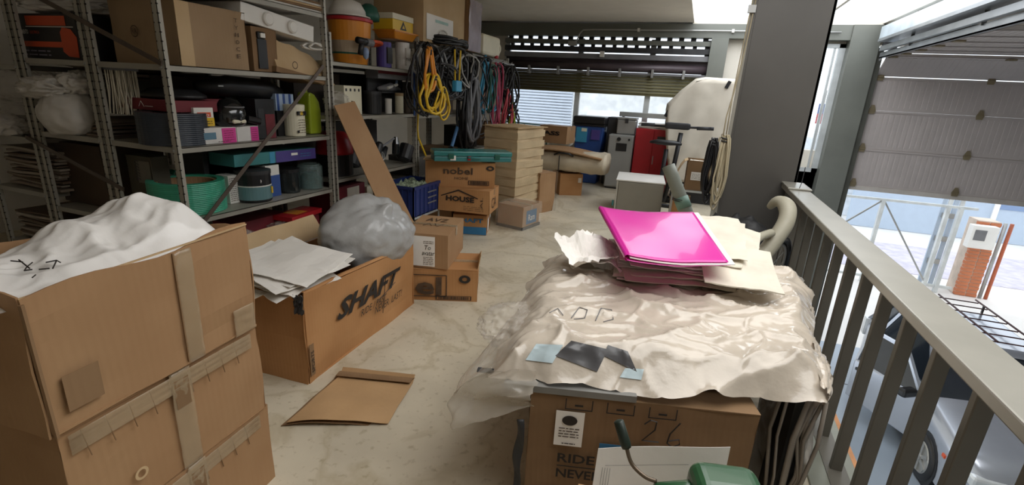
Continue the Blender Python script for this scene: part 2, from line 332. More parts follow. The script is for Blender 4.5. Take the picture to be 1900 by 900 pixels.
obj('fixing_bracket', MB().box(-1.95, -1.87, YW-.24, YW-.18, 2.34, 2.44), WHITE, t).location = o_
# window under the shutter
ALU = mat('aluminium_frame', 'c4c8c8', .35, .3)
t = MB(); 
for x in (-3.88, -2.36, -1.0, -.05): t.box(x-.05, x+.05, YW-.04, YW+.04, .92, 2.68)
t.box(-3.9, 0, YW-.05, YW+.05, .90, .96)
wf = struct('window_1', t, mat('white_frame', 'd6d9d8', .5), label='wide window of three bays below the roller shutter')
GLASS = mat('window_glass', 'eef4f4', .02, alpha=.08, var=0)
for x0, x1 in ((-3.83, -2.41), (-2.31, -1.05), (-.95, -.1)): obj('pane', MB().box(x0, x1, YW, YW+.006, .96, 2.68), GLASS, wf)
t = thing('green_railing', 'thin green railing seen behind the tall wrapped carton', 'railing', (-3.2, 9.88, 0))
gm = mat('green_railing_paint', '3d6b5e', .5); obj('top_bar', MB().bar((-.75, 0, 1.02), (.95, 0, .98), .025, .025), gm, t)
for x in (-.7, -.2, .3, .8): obj('post', MB().bar((x, 0, 0), (x, 0, 1.0), .02, .02), gm, t)
# narrow window beside the column
t = MB()
t.box(.97, 1.02, YW-.05, YW+.05, .55, 2.66); t.box(1.97, 2.06, YW-.05, YW+.05, .55, 2.66); t.box(.97, 2.06, YW-.05, YW+.05, 2.60, 2.66); t.box(.97, 2.06, YW-.05, YW+.05, .55, .62)
t.box(1.90, 1.93, YW-.03, YW+.03, .6, 2.62)
wf = struct('window_2', t, ALU, label='tall narrow window between the dark column and the steel post')
obj('pane', MB().box(1.02, 1.97, YW, YW+.006, .62, 2.60), GLASS, wf)
# big dark pillar
t = MB(); y0 = 5.0
t.box(.285, .90, y0, y0+.02, 0, CEIL); t.box(.285, .31, y0-.015, y0+.30, 0, CEIL); t.box(.875, .90, y0+.0, y0+.30, 0, CEIL); t.box(.30, .89, y0+.28, y0+.30, 0, CEIL)
struct('trim_8', t, COL, label='wide dark grey steel pillar rising beside the railing', bevel=.004)
struct('trim_9', MB().box(.262, .287, y0-.02, y0+.03, 0, CEIL), STEEL, label='pale flange along the left edge of the pillar')
struct('skylight_frame', MB().box(-.37, 2.47, 9.80, 9.9, CEIL-.03, CEIL+.1).box(.66, .70, 5.9, 9.85, CEIL+.08, CEIL+.12).box(1.6, 1.64, 5.9, 9.85, CEIL+.08, CEIL+.12), WALLM, label='white frame bars of the skylight')

# railing
t = thing('railing', 'grey steel balcony railing with a broad flat top rail', 'railing', (.82, 3.2, .012))
o_ = -t.location
obj('top_rail', MB().box(.783, .945, .3, 4.98, .912, .955), RAILM, t, bevel=.006).location = o_
obj('top_rail', MB().box(.775, .955, 4.60, 4.985, .957, .972), RAILM, t, bevel=.004).location = o_
bm_ = MB().box(-.024, .024, -.016, .016, 0, .905); first = obj('baluster', bm_, BAL, t, bevel=.004); first.location = Vector((.835, .757, .012)) + o_
k = 1
while .757+k*.258 < 4.9:
    c = first.copy(); C.objects.link(c); c.location = Vector((.835, .757+k*.258, .012)) + o_; k += 1
obj('base_foot', MB().box(.79, .88, .3, 4.95, .010, .016), BAL, t).location = o_
WIRE = mat('thin_wire', '2a2a2c', .5)
centred('wire_twist', MB().tube([(.86, 4.62, .96), (.865, 4.6, 1.02), (.87, 4.62, 1.10), (.866, 4.6, 1.15)], .003, 5), WIRE, 'small twist of dark wire standing up on the top rail', 'wire')

# garage door, sectional
DOORM = mat('door_panel_paint', 'b3aaa6', .55, var=.04); RIBM = DOORM
t = thing('garage_door', 'white sectional garage door part raised with ribbed panels and metal hinges', 'door', (5, YW-.12, .3)); o_ = -t.location
HNG = mat('hinge_metal', '8d8168', .4, .5); x0, x1 = 2.56, 7.4
def ribbed(z0, z1, y=YW-.12, M=None, nm='door_panel'):
    b = MB(); b.box(x0, x1, y, y+.04, z0, z1, M)
    for i in range(int((x1-x0)/.075)):
        x = x0+.04+i*.075; b.box(x, x+.05, y-.004, y, z0+.05, z1-.05, M)
    o = obj(nm, b, DOORM, t); o.location = o_
    o2 = obj('seam_strip', MB().box(x0, x1, y-.012, y-.002, z1-.03, z1-.008, M), DOORM, t); o2.location = o_; return o
zs = [.40, 1.03, 1.65, 2.17]
for a, b_ in zip(zs, zs[1:]): ribbed(a, b_-.001)
obj('bottom_seal', MB().box(x0, x1, YW-.13, YW-.08, .33, .405), mat('door_bottom_rail', 'bdb6ae', .5), t).location = o_
M = Matrix.Translation((0, YW-.12, 2.18)) @ Matrix.Rotation(math.radians(50), 4, 'X') @ Matrix.Translation((0, -(YW-.12), 0))
ribbed(0, .45, M=M)
yk = YW-.50; 
for k in range(5):
    M = Matrix.Translation((0, yk-k*.53, 2.50)) @ Matrix.Rotation(math.radians(90), 4, 'X') @ Matrix.Translation((0, -(YW-.12), 0)); ribbed(0, .51, M=M)
for zz in (2.17, 1.65, 1.03, .44):
    for x in (2.62, 4.05, 5.5, 6.95):
        b = MB(); b.prism([(-.04, -.055), (.04, -.055), (.05, 0), (.02, .085), (-.02, .085), (-.05, 0)], .012); b.box(-.045, .045, -.018, 0, -.006, .006)
        h = obj('hinge', b, HNG, t); h.location = Vector((x, YW-.145, zz)) + o_
for k in range(5):
    for x in (2.62, 4.05, 5.5):
        h = obj('hinge', MB().box(-.05, .05, -.05, .05, 0, .02), HNG, t); h.location = Vector((x, yk-.53*k, 2.43)) + o_
TRK = mat('track_galvanised', '9a9ea2', .3, .5)
t = thing('door_track', 'long galvanised overhead track of the garage door', 'track', (2.6, 7, 2.5)); o_ = -t.location
obj('rail', MB().box(2.50, 2.56, 3.5, 9.75, 2.44, 2.455).box(2.50, 2.512, 3.5, 9.75, 2.44, 2.52).box(2.552, 2.56, 3.5, 9.75, 2.44, 2.49), TRK, t).location = o_
obj('upper_angle', MB().box(2.44, 2.50, 3.5, 9.6, 2.53, 2.60), TRK, t).location = o_
pts = [(2.53, 9.75, 2.47), (2.53, 9.84, 2.40), (2.53, 9.88, 2.28), (2.53, 9.88, 2.1)]
obj('curved_rail', MB().tube(pts, .022, 6), CONDUIT, t, smooth=True).location = o_
for y in (8.5, 6.6, 5.0): obj('hanger', MB().bar((2.50, y, 2.5), (2.50, y-.0, 2.93), .04, .012, (0, 1, 0)), mat('dark_strap_steel', '62635f', .4, .3), t).location = o_
obj('spring_drum', MB().tube([(2.52, 9.78, 2.62), (2.70, 9.78, 2.62)], .06, 14), DARK, t).location = o_
t = thing('overhead_duct', 'pale boxed metal channel running above the garage door track', 'channel', (2.5, 6.5, 2.7)); o_ = -t.location
obj('channel_body', MB().box(2.36, 2.52, 3.2, 9.45, 2.68, 2.86), mat('pale_blue_metal', 'c9d4dc', .3, .2), t, bevel=.004).location = o_
obj('lower_angle', MB().box(2.34, 2.54, 3.2, 9.4, 2.64, 2.68), TRK, t).location = o_

# outside
WOUT = mat('white_render', 'f2f0ec', .8, var=.02)
t = thing('boundary_wall', 'tall bright white wall beside the brick pier outside', 'wall', (9.5, 13, GZ)); obj('wall_face', MB().box(-1.6, 12, 0, .3, 0, 5.0), WOUT, t)
obj('wall_cap', MB().box(-1.65, 12, -.03, .33, 5.0, 5.08), WOUT, t)
A = P(1765, 545, z=GZ); t = thing('brick_pier', 'orange brick pier under a white meter box in the yard', 'pillar', (A.x+.05, A.y, GZ))
BR = mat('orange_brick', 'c77a55', .8, var=.1, scale=9); MOR = mat('mortar', 'd6c4b4', .9)
obj('mortar_core', MB().box(.012, .44, .012, .5, 0, 1.9), MOR, t); bk = MB().box(0, .21, 0, .1, 0, .075); me0 = None
for r in range(21):
    for c in range(2):
        xo = c*.228+(0 if r % 2 else -.0)
        if me0 is None: me0 = obj('brick', bk, BR, t); o = me0
        else: o = me0.copy(); C.objects.link(o)
        o.location = (xo+(.0 if r % 2 else .01), 0, r*.09)
A2 = P(1800, 450, y=A.y-.1); t = thing('meter_box', 'white meter box with a grey window on the brick pier', 'box', (A2.x-.1, A.y-.25, A2.z-.1))
obj('box_body', MB().box(0, .5, 0, .22, 0, .55), WOUT, t, bevel=.01); obj('grey_window', MB().box(.06, .28, -.01, 0, .2, .45), GREY, t)
t = thing('drain_pipe', 'thin grey pipe beside the brick pier outside', 'pipe', (A.x+.56, A.y, GZ)); obj('pipe', MB().tube([(0, 0, 0), (0, 0, 1.9)], .04), CONDUIT, t, smooth=True); obj('pipe', MB().tube([(.12, 0, 0), (.12, 0, 1.9)], .04), mat('orange_pipe', 'b9613f', .5), t, smooth=True)
GY = 14.5
a = P(1560, 362, y=GY); c = P(1820, 374, y=GY); GT = a.z
t = thing('yard_gate', 'white tube framed yard gate with diagonal braces', 'gate', ((a.x+c.x)/2, GY, GZ)); o_ = -t.location
GM = mat('white_gate_paint', 'cdd0cf', .5); obj('top_bar', MB().bar((a.x-1, GY, GT), (c.x, GY, GT), .06, .06), GM, t).location = o_
obj('bottom_bar', MB().bar((a.x-1, GY, GZ+.15), (c.x, GY, GZ+.15), .06, .06), GM, t).location = o_
for px in (1640, 1765, 1790):
    q = P(px, 370, y=GY); obj('post', MB().bar((q.x, GY, GZ), (q.x, GY, GT), .10, .08), GM, t).location = o_
x1_ = P(1640, 370, y=GY).x; x2_ = P(1765, 370, y=GY).x
for s in ((x1_-2, GZ+.2, x1_, GT), (x1_, GT, x2_, GZ+.2)): obj('brace', MB().bar((s[0], GY, s[1]), (s[2], GY, s[3]), .035, .035), CONDUIT, t).location = o_
t = thing('blue_shed', 'low blue and white shed behind the yard gate', 'shed', (11, 22, GZ)); BS = mat('blue_grey_sheet', 'b4c2d2', .6, var=.02)
obj('wall_sheet', MB().box(-5, 3.2, 0, .3, 0, 2.4), BS, t); obj('white_band', MB().box(-3.2, -.8, -.03, 0, 1.5, 2.0), WOUT, t); obj('dark_band', MB().box(-.6, 1.8, -.03, 0, 1.2, 2.3) if 0 else MB().box(-.6, 1.8, -.03, 0, 1.2, 2.3), mat('slate_blue_sheet', '7e93b4', .6, var=.02), t); obj('white_post', MB().box(-.75, -.6, -.06, 0, 0, 2.4), WOUT, t)
struct('kerb_strip', MB().box(-2, 14, 15.9, 19.5, GZ-.01, GZ+.005), mat('mauve_paving', 'c9c3cf', .8), label='mauve-grey paved band across the yard')
t = thing('roller_gate', 'narrow grey blue corrugated gate panel beside the brick pier', 'gate', (A.x-.55, A.y+.5, GZ))
for k in range(4): obj('slat', MB().box(k*.12, k*.12+.09, 0, .05, 0, 2.4), GM if k % 2 else BS, t)
for k in range(3): obj('latch', MB().box(.05, .3, -.06, 0, .6+k*.6, .72+k*.6), CONDUIT, t)
# neighbour building seen through narrow window and the far one below the shutter
t = thing('neighbour_building', 'pale neighbouring building with small grey windows, through the narrow window', 'building', (4.2, 24, GZ))
obj('wall', MB().box(-3, 3.5, 0, 4, 0, 3.1), mat('pale_grey_render', 'd8dde2', .8), t)
for k in range(8): w_ = obj('window', MB().box(-2.6+k*.7, -2.25+k*.7, -.04, 0, 2.15, 2.6), mat('blue_grey_window', '8796a6', .3), t); 
for k in range(8): obj('window', MB().box(-2.6+k*.7, -2.15+k*.7, -.04, 0, .9, 1.5), mat('blue_grey_window', '8796a6', .3), t)
t = thing('street_banner', 'small red and blue banner far outside the narrow window', 'banner', (P(1523, 215, y=18).x, 18, GZ)); q = P(1523, 230, y=18)
obj('pole', MB().tube([(0, 0, 0), (0, 0, q.z-GZ+1)], .03), CONDUIT, t); obj('banner_cloth', MB().box(-.12, .12, -.02, -.01, q.z-GZ, q.z-GZ+.3), RED, t); obj('banner_cloth', MB().box(-.12, .14, -.02, -.01, q.z-GZ+.3, q.z-GZ+.6), BLUE, t)
t = thing('louvred_house', 'pale blue-white louvred house front outside the far window', 'building', (-4, 15, GZ)); LV = mat('pale_louvre', 'f0f4f8', .7)
obj('wall', MB().box(-6, 6, .1, 3, 0, 4.9), LV, t); b = MB()
for k in range(22): b.box(-4.5, .3, 0, .1, 3.0+k*.085, 3.05+k*.085)
obj('louvre_row', b, mat('pale_blue_louvre', 'cfdaea', .6, var=.03), t)['kind'] = 'stuff'
rf = MB(); rf.grid(lambda u, v: (.8+u*5, -.6+v*1.4, 3.2+v*1.3), 12, 10); o = obj('tiled_roof', rf, mat('pale_tiles', 'eef1f5', .8, var=.05, scale=14), t, solid=.05)

# ================================================================== CAR
PAINT = mat('silver_car_paint', 'b4bac6', .25, .45, var=.02, coat=.6); CGL = mat('car_glass', '2a3038', .06, var=.1, spec=.8)
W0 = P(1697, 897, z=GZ); W1 = P(1607, 710, z=GZ); cx = 3.13
t = thing('car', 'silver hatchback with open front door and roof rack parked on the lower floor', 'car', (cx+.8, 7.3, GZ)); o_ = -t.location
yf, yr = W0.y+.15, W1.y+.05; wb = yr-yf; yF = yf-.72; yR = yr+.62; L = yR-yF
def sec(s):  # station along the length -> lower z, belt z, half width
    y = yF+s*L
    belt = .78+.14*min(1, max(0, (y-yF)/1.1)); 
    if y < yF+.12: belt = .62+.16*(y-yF)/.12
    hw = .80*(1-.22*max(0, 1-(y-yF)/.35)**2-.10*max(0, 1-(yR-y)/.3)**2); return y, .2, belt, hw
def body(u, v):
    y, lo, be, hw = sec(u); a = v*PI
    k = [(-1, 0), (-1.0, .3), (-1.0, .55), (-.99, .85), (-.9, 1.0), (0, 1.06), (.9, 1.0), (.99, .85), (1.0, .55), (1.0, .3), (1, 0)]
    i = min(9, int(v*10)); f = v*10-i; x = k[i][0]*(1-f)+k[i+1][0]*f; z = k[i][1]*(1-f)+k[i+1][1]*f
    return (cx+.8+x*hw, y, GZ+lo+(be-lo)*z)
bb = MB().grid(body, 36, 20); 
n0 = 36+1
bb.f.append(tuple(j*n0 for j in range(21))); bb.f.append(tuple(j*n0+36 for j in range(20, -1, -1)))
o = obj('body_shell', bb, PAINT, t, smooth=False, bevel=0); o.location = o_; o.data.shade_smooth()
def cabin(s, hw0, hw1, zb, zt, ys, yt, nm, mm, gr=0):
    q = [(cx+.8-hw0, ys[0]), (cx+.8+hw0, ys[0]), (cx+.8+hw0, ys[1]), (cx+.8-hw0, ys[1])]; r = [(cx+.8-hw1, yt[0]), (cx+.8+hw1, yt[0]), (cx+.8+hw1, yt[1]), (cx+.8-hw1, yt[1])]
    V = [Vector((x, y, GZ+zb)) for x, y in q]+[Vector((x, y, GZ+zt)) for x, y in r]
    o = obj(nm, MB().add(V, [(3, 2, 1, 0), (4, 5, 6, 7), (0, 1, 5, 4), (1, 2, 6, 5), (2, 3, 7, 6), (3, 0, 4, 7)]), mm, t, bevel=.03); o.location = o_; return V
ya, yb, yc, yd = yf+.35, yf+1.05, yr+.15, yr+.52
V = cabin(0, .74, .60, .90, 1.36, (ya, yd), (yb, yc), 'cabin_glass', CGL)
cabin(0, .62, .58, 1.35, 1.42, (yb-.05, yc+.08), (yb+.05, yc), 'roof', PAINT)
for i in range(4): o = obj('pillar', MB().bar(V[i]+Vector((0, 0, .0)), V[i+4], .07, .05), PAINT, t); o.location = o_
for f in (.42, .78):
    for s in (0, 1):
        a_ = V[0 if s == 0 else 1].lerp(V[3 if s == 0 else 2], f); b_ = V[4 if s == 0 else 5].lerp(V[7 if s == 0 else 6], f-.02); obj('pillar', MB().bar(a_, b_, .06, .04), PAINT if f > .5 else DARK, t).location = o_
for s, y in ((-1, yf), (-1, yr), (1, yf), (1, yr)):
    xw = cx+.8+s*.74; M = Matrix.Translation((xw, y, GZ+.285)) @ Matrix.Rotation(PI/2*s, 4, 'Y')
    tyre = MB().lathe([(.17, -.085), (.26, -.09), (.285, -.06), (.285, .06), (.26, .09), (.18, .085)], 28, M=M); o = obj('tyre', tyre, BLACK, t, smooth=True); o.location = o_
    rim = MB().lathe([(.195, .088), (.18, .098), (.165, .076), (.0, .080)], 24, M=M)
    r_ = obj('rim', rim, CONDUIT, o)
    sp_b = MB()
    for k in range(6):
        an = k*PI/3; sp_b.bar(M @ Vector((0, 0, .095)), M @ Vector((.18*math.cos(an), .18*math.sin(an), .095)), .05, .02, M.to_3x3() @ Vector((0, 0, 1)))
    sp_b.lathe([(.045, .08), (.045, .115), (.0, .115)], 12, M=M); obj('spoke', sp_b, CONDUIT, o)
    arch = MB().lathe([(.33, -.05), (.33, .068), (.0, .068)], 24, M=M); obj('wheel_arch', arch, BLACK, t).location = o_
obj('headlight', MB().box(cx+.10, cx+.45, yF-.02, yF+.14, GZ+.50, GZ+.64), mat('lamp_glass', 'dfe4e8', .1, .1, coat=1), t, bevel=.03).location = o_
obj('bumper', MB().box(cx+.12, cx+1.48, yF-.05, yF+.10, GZ+.22, GZ+.42), DARK, t, bevel=.03).location = o_
obj('side_indicator', MB().box(cx-.012, cx+.012, yf-.38, yf-.32, GZ+.56, GZ+.60), ORG2, t, bevel=.004).location = o_
obj('tail_light', MB().box(cx-.008, cx+.10, yR-.16, yR-.02, GZ+.62, GZ+.92), mat('lamp_clear', 'cfd3d6', .15, .2, coat=1), t, bevel=.02).location = o_
obj('door_handle', MB().box(cx-.03, cx, yr-.45, yr-.30, GZ+.72, GZ+.76), BLACK, t, bevel=.008).location = o_
# open front door, hinged at its front edge
dr = obj('front_door', MB().box(-.03, .03, 0, 1.0, .28, .86), PAINT, t, bevel=.02); dr.location = Vector((cx+.0, yf+.35, GZ)) + o_; dr.rotation_euler = (0, 0, math.radians(32))
fr = MB(); fr.bar((0, .05, .86), (.10, .45, 1.30), .04, .04); fr.bar((.10, .45, 1.30), (.10, .97, 1.32), .04, .04); fr.bar((.10, .97, 1.32), (0, .98, .86), .04, .04); obj('window_frame', fr, PAINT, dr)
obj('door_glass', MB().add([(0, .07, .86), (0, .97, .86), (.1, .95, 1.3), (.1, .46, 1.28)], [(0, 1, 2, 3)]), CGL, dr, solid=.006)
obj('wing_mirror', MB().box(-.24, -.03, .08, .19, .84, .95), BLACK, dr, bevel=.03); obj('door_handle', MB().box(-.05, -.03, .80, .94, .72, .76), BLACK, dr, bevel=.006)
# rack on the roof
RK = mat('rack_red_brown', '4a2a2a', .5, .2)
t2 = thing('roof_rack', 'dark red-brown roof rack with thin cross bars on the silver car', 'rack', (cx+.85, yb+.7, GZ+1.42)); 
for x in (-.5, -.05, .42): obj('side_rail', MB().tube([(x, -.75, .12), (x, .95, .12)], .014, 6), RK, t2)
for k in range(7): obj('cross_bar', MB().tube([(-.5, -.7+k*.26, .10), (.42, -.7+k*.26, .10)], .009, 6), RK, t2)
for x in (-.5, .42):
    for y in (-.6, .7): obj('foot', MB().bar((x, y, 0), (x, y, .12), .03, .02), BLACK, t2)

# ================================================================== CARTONS ON THE FLOOR
def corner_carton(name, label, Rc, w_, d_, h_, yaw, **k):
    """Rc: near right bottom corner"""
    A = Vector(Rc) - w_*Vector((math.cos(yaw), math.sin(yaw), 0)); return carton(name, label, A, w_, d_, h_, yaw, **k)
def span_carton(name, label, pl, pr, z0, d_, h_, **k):
    A = P(*pl, z=z0); B = P(*pr, z=z0); w_ = (B-A).length; return carton(name, label, A, w_, d_, h_, math.atan2(B.y-A.y, B.x-A.x), **k), w_
def crumple_tape(t, o, u, v, w_, h_): 
    u = Vector(u); v = Vector(v); o = Vector(o); n = u.cross(v); return obj('packing_tape', MB().grid(lambda a, b: o+u*a*w_+v*b*h_+n*(.002+abs(nz((a*2, b*7, 0), 3))*.005), 6, 18), TAPE, t, smooth=True, solid=.001)
yw = math.radians(4.4)
for i, (Rc, w_, d_, h_, yy_, lab) in enumerate([
    ((-1.385, .585, 0), .52, .67, .352, yw+.02, 'large brown carton at the bottom of the near left stack'),
    ((-1.388, .575, .36), .52, .66, .352, yw, 'large taped brown carton in the middle of the near left stack')]):
    t = corner_carton('cardboard_box', lab, Rc, w_, d_, h_, yy_, seed=i+1, dent=.010, group=None, material=CB)
    crumple_tape(t, (w_+.004, .30, .0), Y, Z, .07, h_); crumple_tape(t, (w_+.004, .02, h_-.07), Y, Z, .6, .06)
    for k in range(9): y = .05+k*.062; obj('crease', MB().bar((w_+.004, y, h_-.01), (w_+.006, y+.012, h_-.10), .003, .002), CBD, t)
    sticker(t, (w_+.006, .31, h_-.13), Y, Z, .05, .10, CBD, 'torn_patch')
    ring(t, (w_+.008, .17, .10), Y, Z, .02, .012, CBP)
t = corner_carton('open_cardboard_box', 'open brown carton lined with white plastic on top of the near left stack', (-1.375, .565, .722), .50, .66, .372, yw, openbox=True, dent=.012, seed=5, zside=lambda s, u: .372+.012*math.sin(u*9)+(.02*u if s == 'r' else 0))
crumple_tape(t, (.503, .375, 0), Y, Z, .06, .372); crumple_tape(t, (.504, .56, 0), Y, Z, .09, .10)
obj('crease', MB().bar((.508, .372, .01), (.508, .372, .37), .004, .004), CBD, t)
sticker(t, (.507, .04, .05), Y, Z, .085, .10, CBD, 'torn_patch'); obj('corner_fold', MB().bar((.506, .004, 0), (.507, .0, .36), .008, .008), CBD, t)
obj('rim_edge', MB().bar((.5, 0, .372), (.5, .66, .39), .007, .004), CBP, t)
0 and obj('inner_flap', MB().grid(lambda u, v: (.05+u*.42, .66+v*.03, .375+v*.03), 4, 2), CB, t, solid=.004)
def nearline(px, py, x): return P(px, py, x=x)
def bagsurf(u, v):
    # v: 0 near (small y) .. 1 far ; u: 0 left(-x) .. 1 right
    x = -1.86+u*.455-.05*v*u; y = .12+v*1.07+ (u-.5)*.04
    h = 1.062 + .175*math.exp(-((y-1.06)/.12)**2-((x+1.68)/.15)**2) + .09*math.exp(-((y-1.14)/.07)**2-((x+1.57)/.10)**2) + .07*math.exp(-((y-.86)/.10)**2-((x+1.72)/.14)**2)+.02*math.exp(-((y-.5)/.2)**2-((x+1.62)/.18)**2)
    e = min(u, 1-u, v, 1-v)*6; e = min(1, e); c = crumple((x, y, 0), 2, 4.5)*.045
    return (x+nz((x, y, 3), 7)*.012, y+nz((x, y, 9), 7)*.012, (h-1.06)*e**.5 + 1.055 + c*e)
centred('plastic_liner_bag', MB().grid(bagsurf, 90, 110), mat('white_liner_plastic', 'f3f0ec', .28, var=.02, bump=.35, bscale=14, alpha=.93), 'crumpled white plastic liner bulging out of the near open carton', 'plastic bag', smooth=True)
bl = bpy.data.objects[-1] if False else [o for o in C.objects if o.name.startswith('plastic_liner_bag')][0]
sk = MB()
def onbag(px, py):
    q = P(px, py, z=1.13); return q
for st in [[(60, 487), (50, 495), (45, 502), (60, 500)], [(35, 482), (55, 498)], [(85, 487), (105, 483), (112, 487)], [(105, 483), (98, 498)], [(72, 500), (92, 498)], [(60, 515), (66, 510)], [(20, 484), (42, 486)]]:
    sk.tube([onbag(*p) for p in st], .0018, 4)
o = obj('pen_writing', sk, PRINT, bl); o.location = -bl.location

# big SHAFT carton
ys_ = math.radians(2.7); t = corner_carton('open_cardboard_box', 'big open carton printed SHAFT filled with papers and a grey bag', (-1.80, 1.84, 0), .66, 1.17, .50, ys_, openbox=True, dent=.02, seed=9, material=CBO,
    zside=lambda s, u: .50+(.04*(1-u) if s == 'r' else .02 if s == 'f' else 0)-.02*math.sin(u*PI)*(s == 'r')); w_ = .66
SH = t
t_ = MB().grid(lambda u, v: (w_-v*.05-.01*math.sin(u*6), .02+u*1.12, .53-.04*u+.018*math.sin(v*PI)+nz((u, v, 2), 4)*.008-.02*v), 16, 4); obj('folded_rim_flap', t_, CBO, t, solid=.005)
t_ = MB().grid(lambda u, v: (.02+u*.60, .0+v*.07, .52+nz((u, v, 7), 5)*.014+.01*math.sin(v*PI)), 12, 3); obj('folded_rim_flap', t_, CBP, t, solid=.005)
t_ = MB().grid(lambda u, v: (-.02-v*.10, .05+u*1.0, .50+v*.14+nz((u, v, 1), 3)*.01), 10, 4); obj('raised_flap', t_, CBP, t, solid=.005)
t_ = MB().grid(lambda u, v: (.0+u*.58, 1.17+v*.10, .48+v*.17+nz((u, v, 5), 3)*.01), 8, 4); obj('raised_flap', t_, CBP, t, solid=.005)
xf = w_+.018
text(t, 'SHAFT', (xf, .24, .275), (0, 1, -.02), Z, .72, .125, PRINT, shear=.45, bold=.035)
text(t, 'RIDE / FAST', (xf, .47, .205), Y, Z, .30, .045, PRINT, shear=.3); text(t, 'NEVER  LAST!', (xf, .62, .155), Y, Z, .35, .05, PRINT, shear=.3)
scribble(t, [[(0, 0), (1, .25)], [(.25, -.5), (.45, .6)]], (xf+.001, .66, .235), Y, Z, .22, .0025)
scribble(t, [[(0, 0), (0, 1)], [(.3, .5), (.35, .8), (.55, .9), (.7, .7), (.65, .4), (.45, .35), (.3, .5)]], (.17, -.02, .36), X, Z, .10, .003)
sticker(t, (xf-.001, .0, .05), Y, Z, .035, .19, CBD, 'corner_tape'); text(t, 'SPORTS', (xf+.002, .030, .07), (0, 0, 1), (0, -1, 0), .13, .022, PRINT)
obj('torn_corner', MB().grid(lambda u, v: (w_-.05+u*.06, -.012+nz((u, v, 0), 8)*.02, .43+v*.10+nz((u, v, 4), 9)*.02), 6, 6), DARK, t, solid=.004)
obj('torn_corner', MB().grid(lambda u, v: (w_-.02+nz((u, v, 0), 8)*.02, 1.12+u*.07, .42+v*.12), 6, 6), DARK, t, solid=.004)

def sheet(name, c, sx, sy, yaw, label, group, material=PAPER, tilt=(0, 0), curl=.01, seed=0, th=.003, rag=0.0):
    M = Matrix.Rotation(yaw, 3, 'Z'); b = MB()
    def f(u, v):
        x = (u-.5)*sx; y = (v-.5)*sy
        if rag: x += nz((u*2, v*9, seed), 2)*rag*(abs(u-.5) > .45); y += nz((u*9, v*2, seed), 2)*rag*(abs(v-.5) > .45)
        z = curl*(nz((u*1.5, v*1.5, seed), 1.5)) + curl*1.2*((u-.5)**2*4*math.sin(seed)+(v-.5)**2*4*math.cos(seed*2)) + tilt[0]*x + tilt[1]*y + crumple((u, v, seed), seed, 3)*curl*.4
        return M @ Vector((x, y, z))
    b.grid(f, 14, 12, th); o = obj(name, b, material); o.location = c; return tag(o, label, 'paper', group)
# papers in the carton
for i in range(13):
    q = Vector((-2.16+rnd.uniform(-.05, .05)+(.05 if i > 8 else 0), 2.08+rnd.uniform(-.07, .07), .505+i*.0085))
    sheet('paper_sheet', q, rnd.uniform(.42, .56), rnd.uniform(.36, .50), ys_+rnd.uniform(-.4, .4), 'white paper from the loose pile in the carton printed SHAFT', 'papers piled in the big open carton', PAPER if i > 3 else PAPER2, tilt=(-.06, .05+i*.004), curl=.016, seed=i, rag=.012)
def bag(name, label, c, r, material, seed=0, knot=None, s=2.2, amp=.10, flat=.75):
    bm = bmesh.new(); bmesh.ops.create_icosphere(bm, subdivisions=5, radius=1); c = Vector(c)
    for v in bm.verts:
        p = v.co.copy(); d = 1+amp*(.35 if knot else 1)*(crumple(p, seed, s)-.4)+.12*nz(p, 1.3, seed)+.05*abs(nz(p, 3, seed+1))
        if knot:
            K_ = Vector(knot).normalized(); kd = (p-K_).length; e1 = K_.orthogonal().normalized(); e2 = K_.cross(e1); an = math.atan2(p.dot(e2), p.dot(e1)); d += .22*math.exp(-(kd/.13)**2) - .10*math.exp(-((kd-.28)/.16)**2) + (.045*abs(math.sin(an*5+2*nz(p, 1.5, 3)))+.02*math.sin(an*13+3*nz(p, 2, 5)))*math.exp(-kd*.9)*min(1, kd*4)
        v.co = Vector((p.x*d*r[0], p.y*d*r[1], max(p.z, -flat)*d*r[2]))
    mz = min(v.co.z for v in bm.verts)
    for v in bm.verts: v.co.z -= mz
    me = bpy.data.meshes.new(name); bm.to_mesh(me); bm.free(); me.materials.append(material); me.shade_smooth()
    o = bpy.data.objects.new(name, me); C.objects.link(o); o.location = (c.x, c.y, c.z+mz); tag(o, label, 'bag'); return o
bag('plastic_bag', 'full grey plastic bag knotted on top in the carton printed SHAFT', (-2.07, 2.76, .60), (.28, .37, .25), BAGG, 4, knot=(.55, .0, .75), amp=.16)

# kraft paper on the floor
pts = [P(532, 785, z=.02), P(720, 783, z=.02), P(770, 706, z=.02), P(637, 692, z=.02)]
def kraft(u, v, dz=0, sc=1, off=0):
    a = pts[0].lerp(pts[1], u); b_ = pts[3].lerp(pts[2], u); p = a.lerp(b_, v)
    z = .012+dz+.022*max(0, .35-v)*math.sin(u*PI*1.3)*2+.006*nz((u, v, dz), 3); 
    if v > .93: z += (v-.93)*.5
    return p.x+off, p.y+off*.5, z
c = Vector((-1.5, 1.8, 0)); o = obj('brown_paper', MB().grid(lambda u, v: kraft(u, v, .012), 20, 20, .002), KRAFT, off=c, smooth=False); o.location = c; tag(o, 'creased upper sheet of brown kraft paper lying on the floor', 'paper')
o = obj('brown_paper', MB().grid(lambda u, v: kraft(u*.97, v*.96, -.006, 1, -.025), 20, 20, .002), CBD, off=c); o.location = c; tag(o, 'darker lower sheet of brown paper under the upper one on the floor', 'paper')
o = obj('folded_edge', MB().grid(lambda u, v: (kraft(u, .93+.0*v)[0]-.0*v, kraft(u, .93)[1]-.05*(1-v)+.02, .040+.012*math.sin(v*PI)), 12, 4, .002), CBD, bpy.data.objects['brown_paper']); o.location = -c

